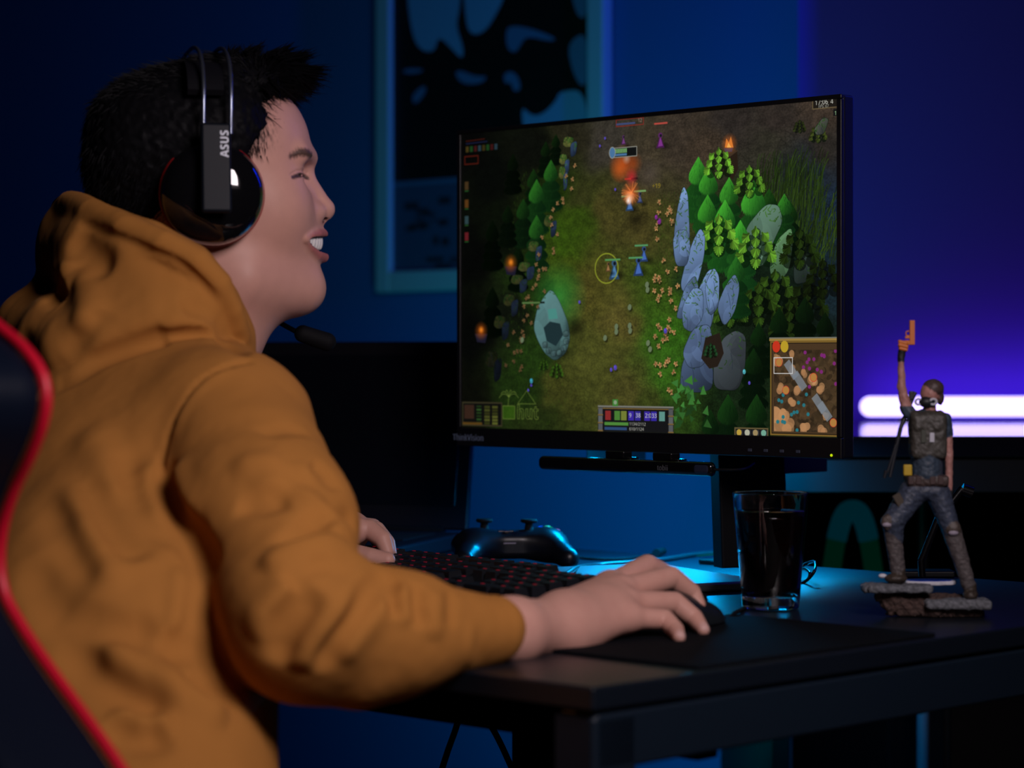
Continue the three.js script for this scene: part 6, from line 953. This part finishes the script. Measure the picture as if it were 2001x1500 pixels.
  part(base, 'stone_slab', slabGeo([rbox(fp(520, 1378, 30), 152 * px, 22 * px, 90 * px, 16 * px)], fp(520, 1378, 30), new V3(0.038, 0.012, 0.034)), mat([1, 1, 1], { vertexColors: true, roughness: 0.8 }), 'grey stone slab');
  const w = []; for (let i = 0; i < 40; i++) { const a = i / 40 * Math.PI * 2; w.push(new THREE.Vector2(Math.cos(a) * 120 * px * (1 + 0.05 * Math.sin(a * 7)), Math.sin(a) * 62 * px * (1 + 0.08 * Math.sin(a * 9 + 1)))); }
  const foam = new THREE.ExtrudeGeometry(new THREE.Shape(w), { depth: 10 * px, bevelEnabled: true, bevelSize: 5 * px, bevelThickness: 4 * px, bevelSegments: 2 }); foam.rotateX(-Math.PI / 2); const fc = fp(395, 1285, -70); foam.translate(fc.x, fc.y, fc.z); part(base, 'foam', foam, mat([0.62, 0.62, 0.68], { roughness: 0.5 }), 'white foam rim');
  const water = new THREE.ExtrudeGeometry(new THREE.Shape(w.map(p => p.clone().multiplyScalar(0.9))), { depth: 4 * px, bevelEnabled: false }); water.rotateX(-Math.PI / 2); water.translate(fc.x, fc.y + 13 * px, fc.z); part(base, 'water', water, mat([0.01, 0.05, 0.42], { roughness: 0.12 }), 'blue water');
  part(base, 'foam', ball(fp(178, 1250, 0), 20 * px, 11 * px, 12 * px, 12), mat([0.62, 0.62, 0.68], { roughness: 0.5 }), 'white foam crest');
}
// black folding stand behind the figurine
{
  const g = (a, b, r) => rod(P(...a), P(...b), r, r, 10);
  const t = thing('folding_stand', 'glossy black folding stand behind the figurine', 'stand', ground(1840, 1128));
  const m = mat([0.003, 0.003, 0.004], { roughness: 0.3, specularIntensity: 0.5 });
  part(t, 'arm', [g([1800, 1095, 2.36], [1832, 1015, 2.36], 0.0035), g([1832, 1015, 2.36], [1880, 955, 2.37], 0.004), g([1880, 955, 2.37], [1900, 962, 2.37], 0.006)], m);
  const leg = part(t, 'post', g([1800, 1095, 2.36], [1802, 1126, 2.36], 0.0035), m);
  part(t, 'foot', box(ground(1806, 1127).setY(DESK_Y + 0.004), 0.06, 0.007, 0.03, 0.002), m);
}
// ------------------------------------------------------------------ lamps
{
  const z = KEY.at.clone().sub(KEY.aim).normalize(), x = new V3().crossVectors(UP, z).normalize(), y = new V3().crossVectors(z, x);
  const t = thing('softbox_lamp', 'square studio softbox on a tall stand above the camera', 'lamp', new V3(KEY.at.x, 0, KEY.at.z));
  const front = part(t, 'diffuser', box(KEY.at.clone(), KEY.w, KEY.h, 0.006, 0.002, x, y, z), mat([0.8, 0.8, 0.8], { emissive: new THREE.Color().setRGB(...KEY.color), emissiveIntensity: 1.0, roughness: 0.9 }), 'white glowing diffuser');
  part(t, 'housing', box(KEY.at.clone().addScaledVector(z, 0.09), KEY.w + 0.03, KEY.h + 0.03, 0.16, 0.02, x, y, z), mat([0.01, 0.01, 0.01], { roughness: 0.8 }));
  for (const [dx, dy] of [[1, 0], [-1, 0], [0, 1], [0, -1]]) part(t, 'added_flap', box(KEY.at.clone().addScaledVector(x, dx * (KEY.w / 2 + 0.006)).addScaledVector(y, dy * (KEY.h / 2 + 0.006)).addScaledVector(z, -0.135), dx ? 0.006 : KEY.w + 0.02, dy ? 0.006 : KEY.h + 0.02, 0.26, 0.001, x, y, z), mat([0.008, 0.008, 0.008], { roughness: 0.95, specularIntensity: 0.1 }), 'black cloth flap added to narrow the beam');  // flaps added to dim the light on the lower torso
  const base = new V3(KEY.at.x + 0.75, 0.0, KEY.at.z + 0.35);
  const back = KEY.at.clone().addScaledVector(z, 0.17);
  part(t, 'pole', [rod(base.clone().setY(0.03), base.clone().setY(2.0), 0.014), rod(base.clone().setY(2.0), back, 0.012)], mat([0.02, 0.02, 0.02], { roughness: 0.4 }));
  for (let i = 0; i < 3; i++) { const a = i * 2.094 + 0.4; part(t, 'leg', rod(base.clone().setY(0.35), base.clone().add(new V3(Math.cos(a) * 0.4, 0.012, Math.sin(a) * 0.4)), 0.01), mat([0.02, 0.02, 0.02], { roughness: 0.4 })); }
  rectLight(KEY.at.clone().addScaledVector(z, -0.012), KEY.aim, KEY.w, KEY.h, KEY.color, KEY.power);
}
renderer.render(scene, camera);
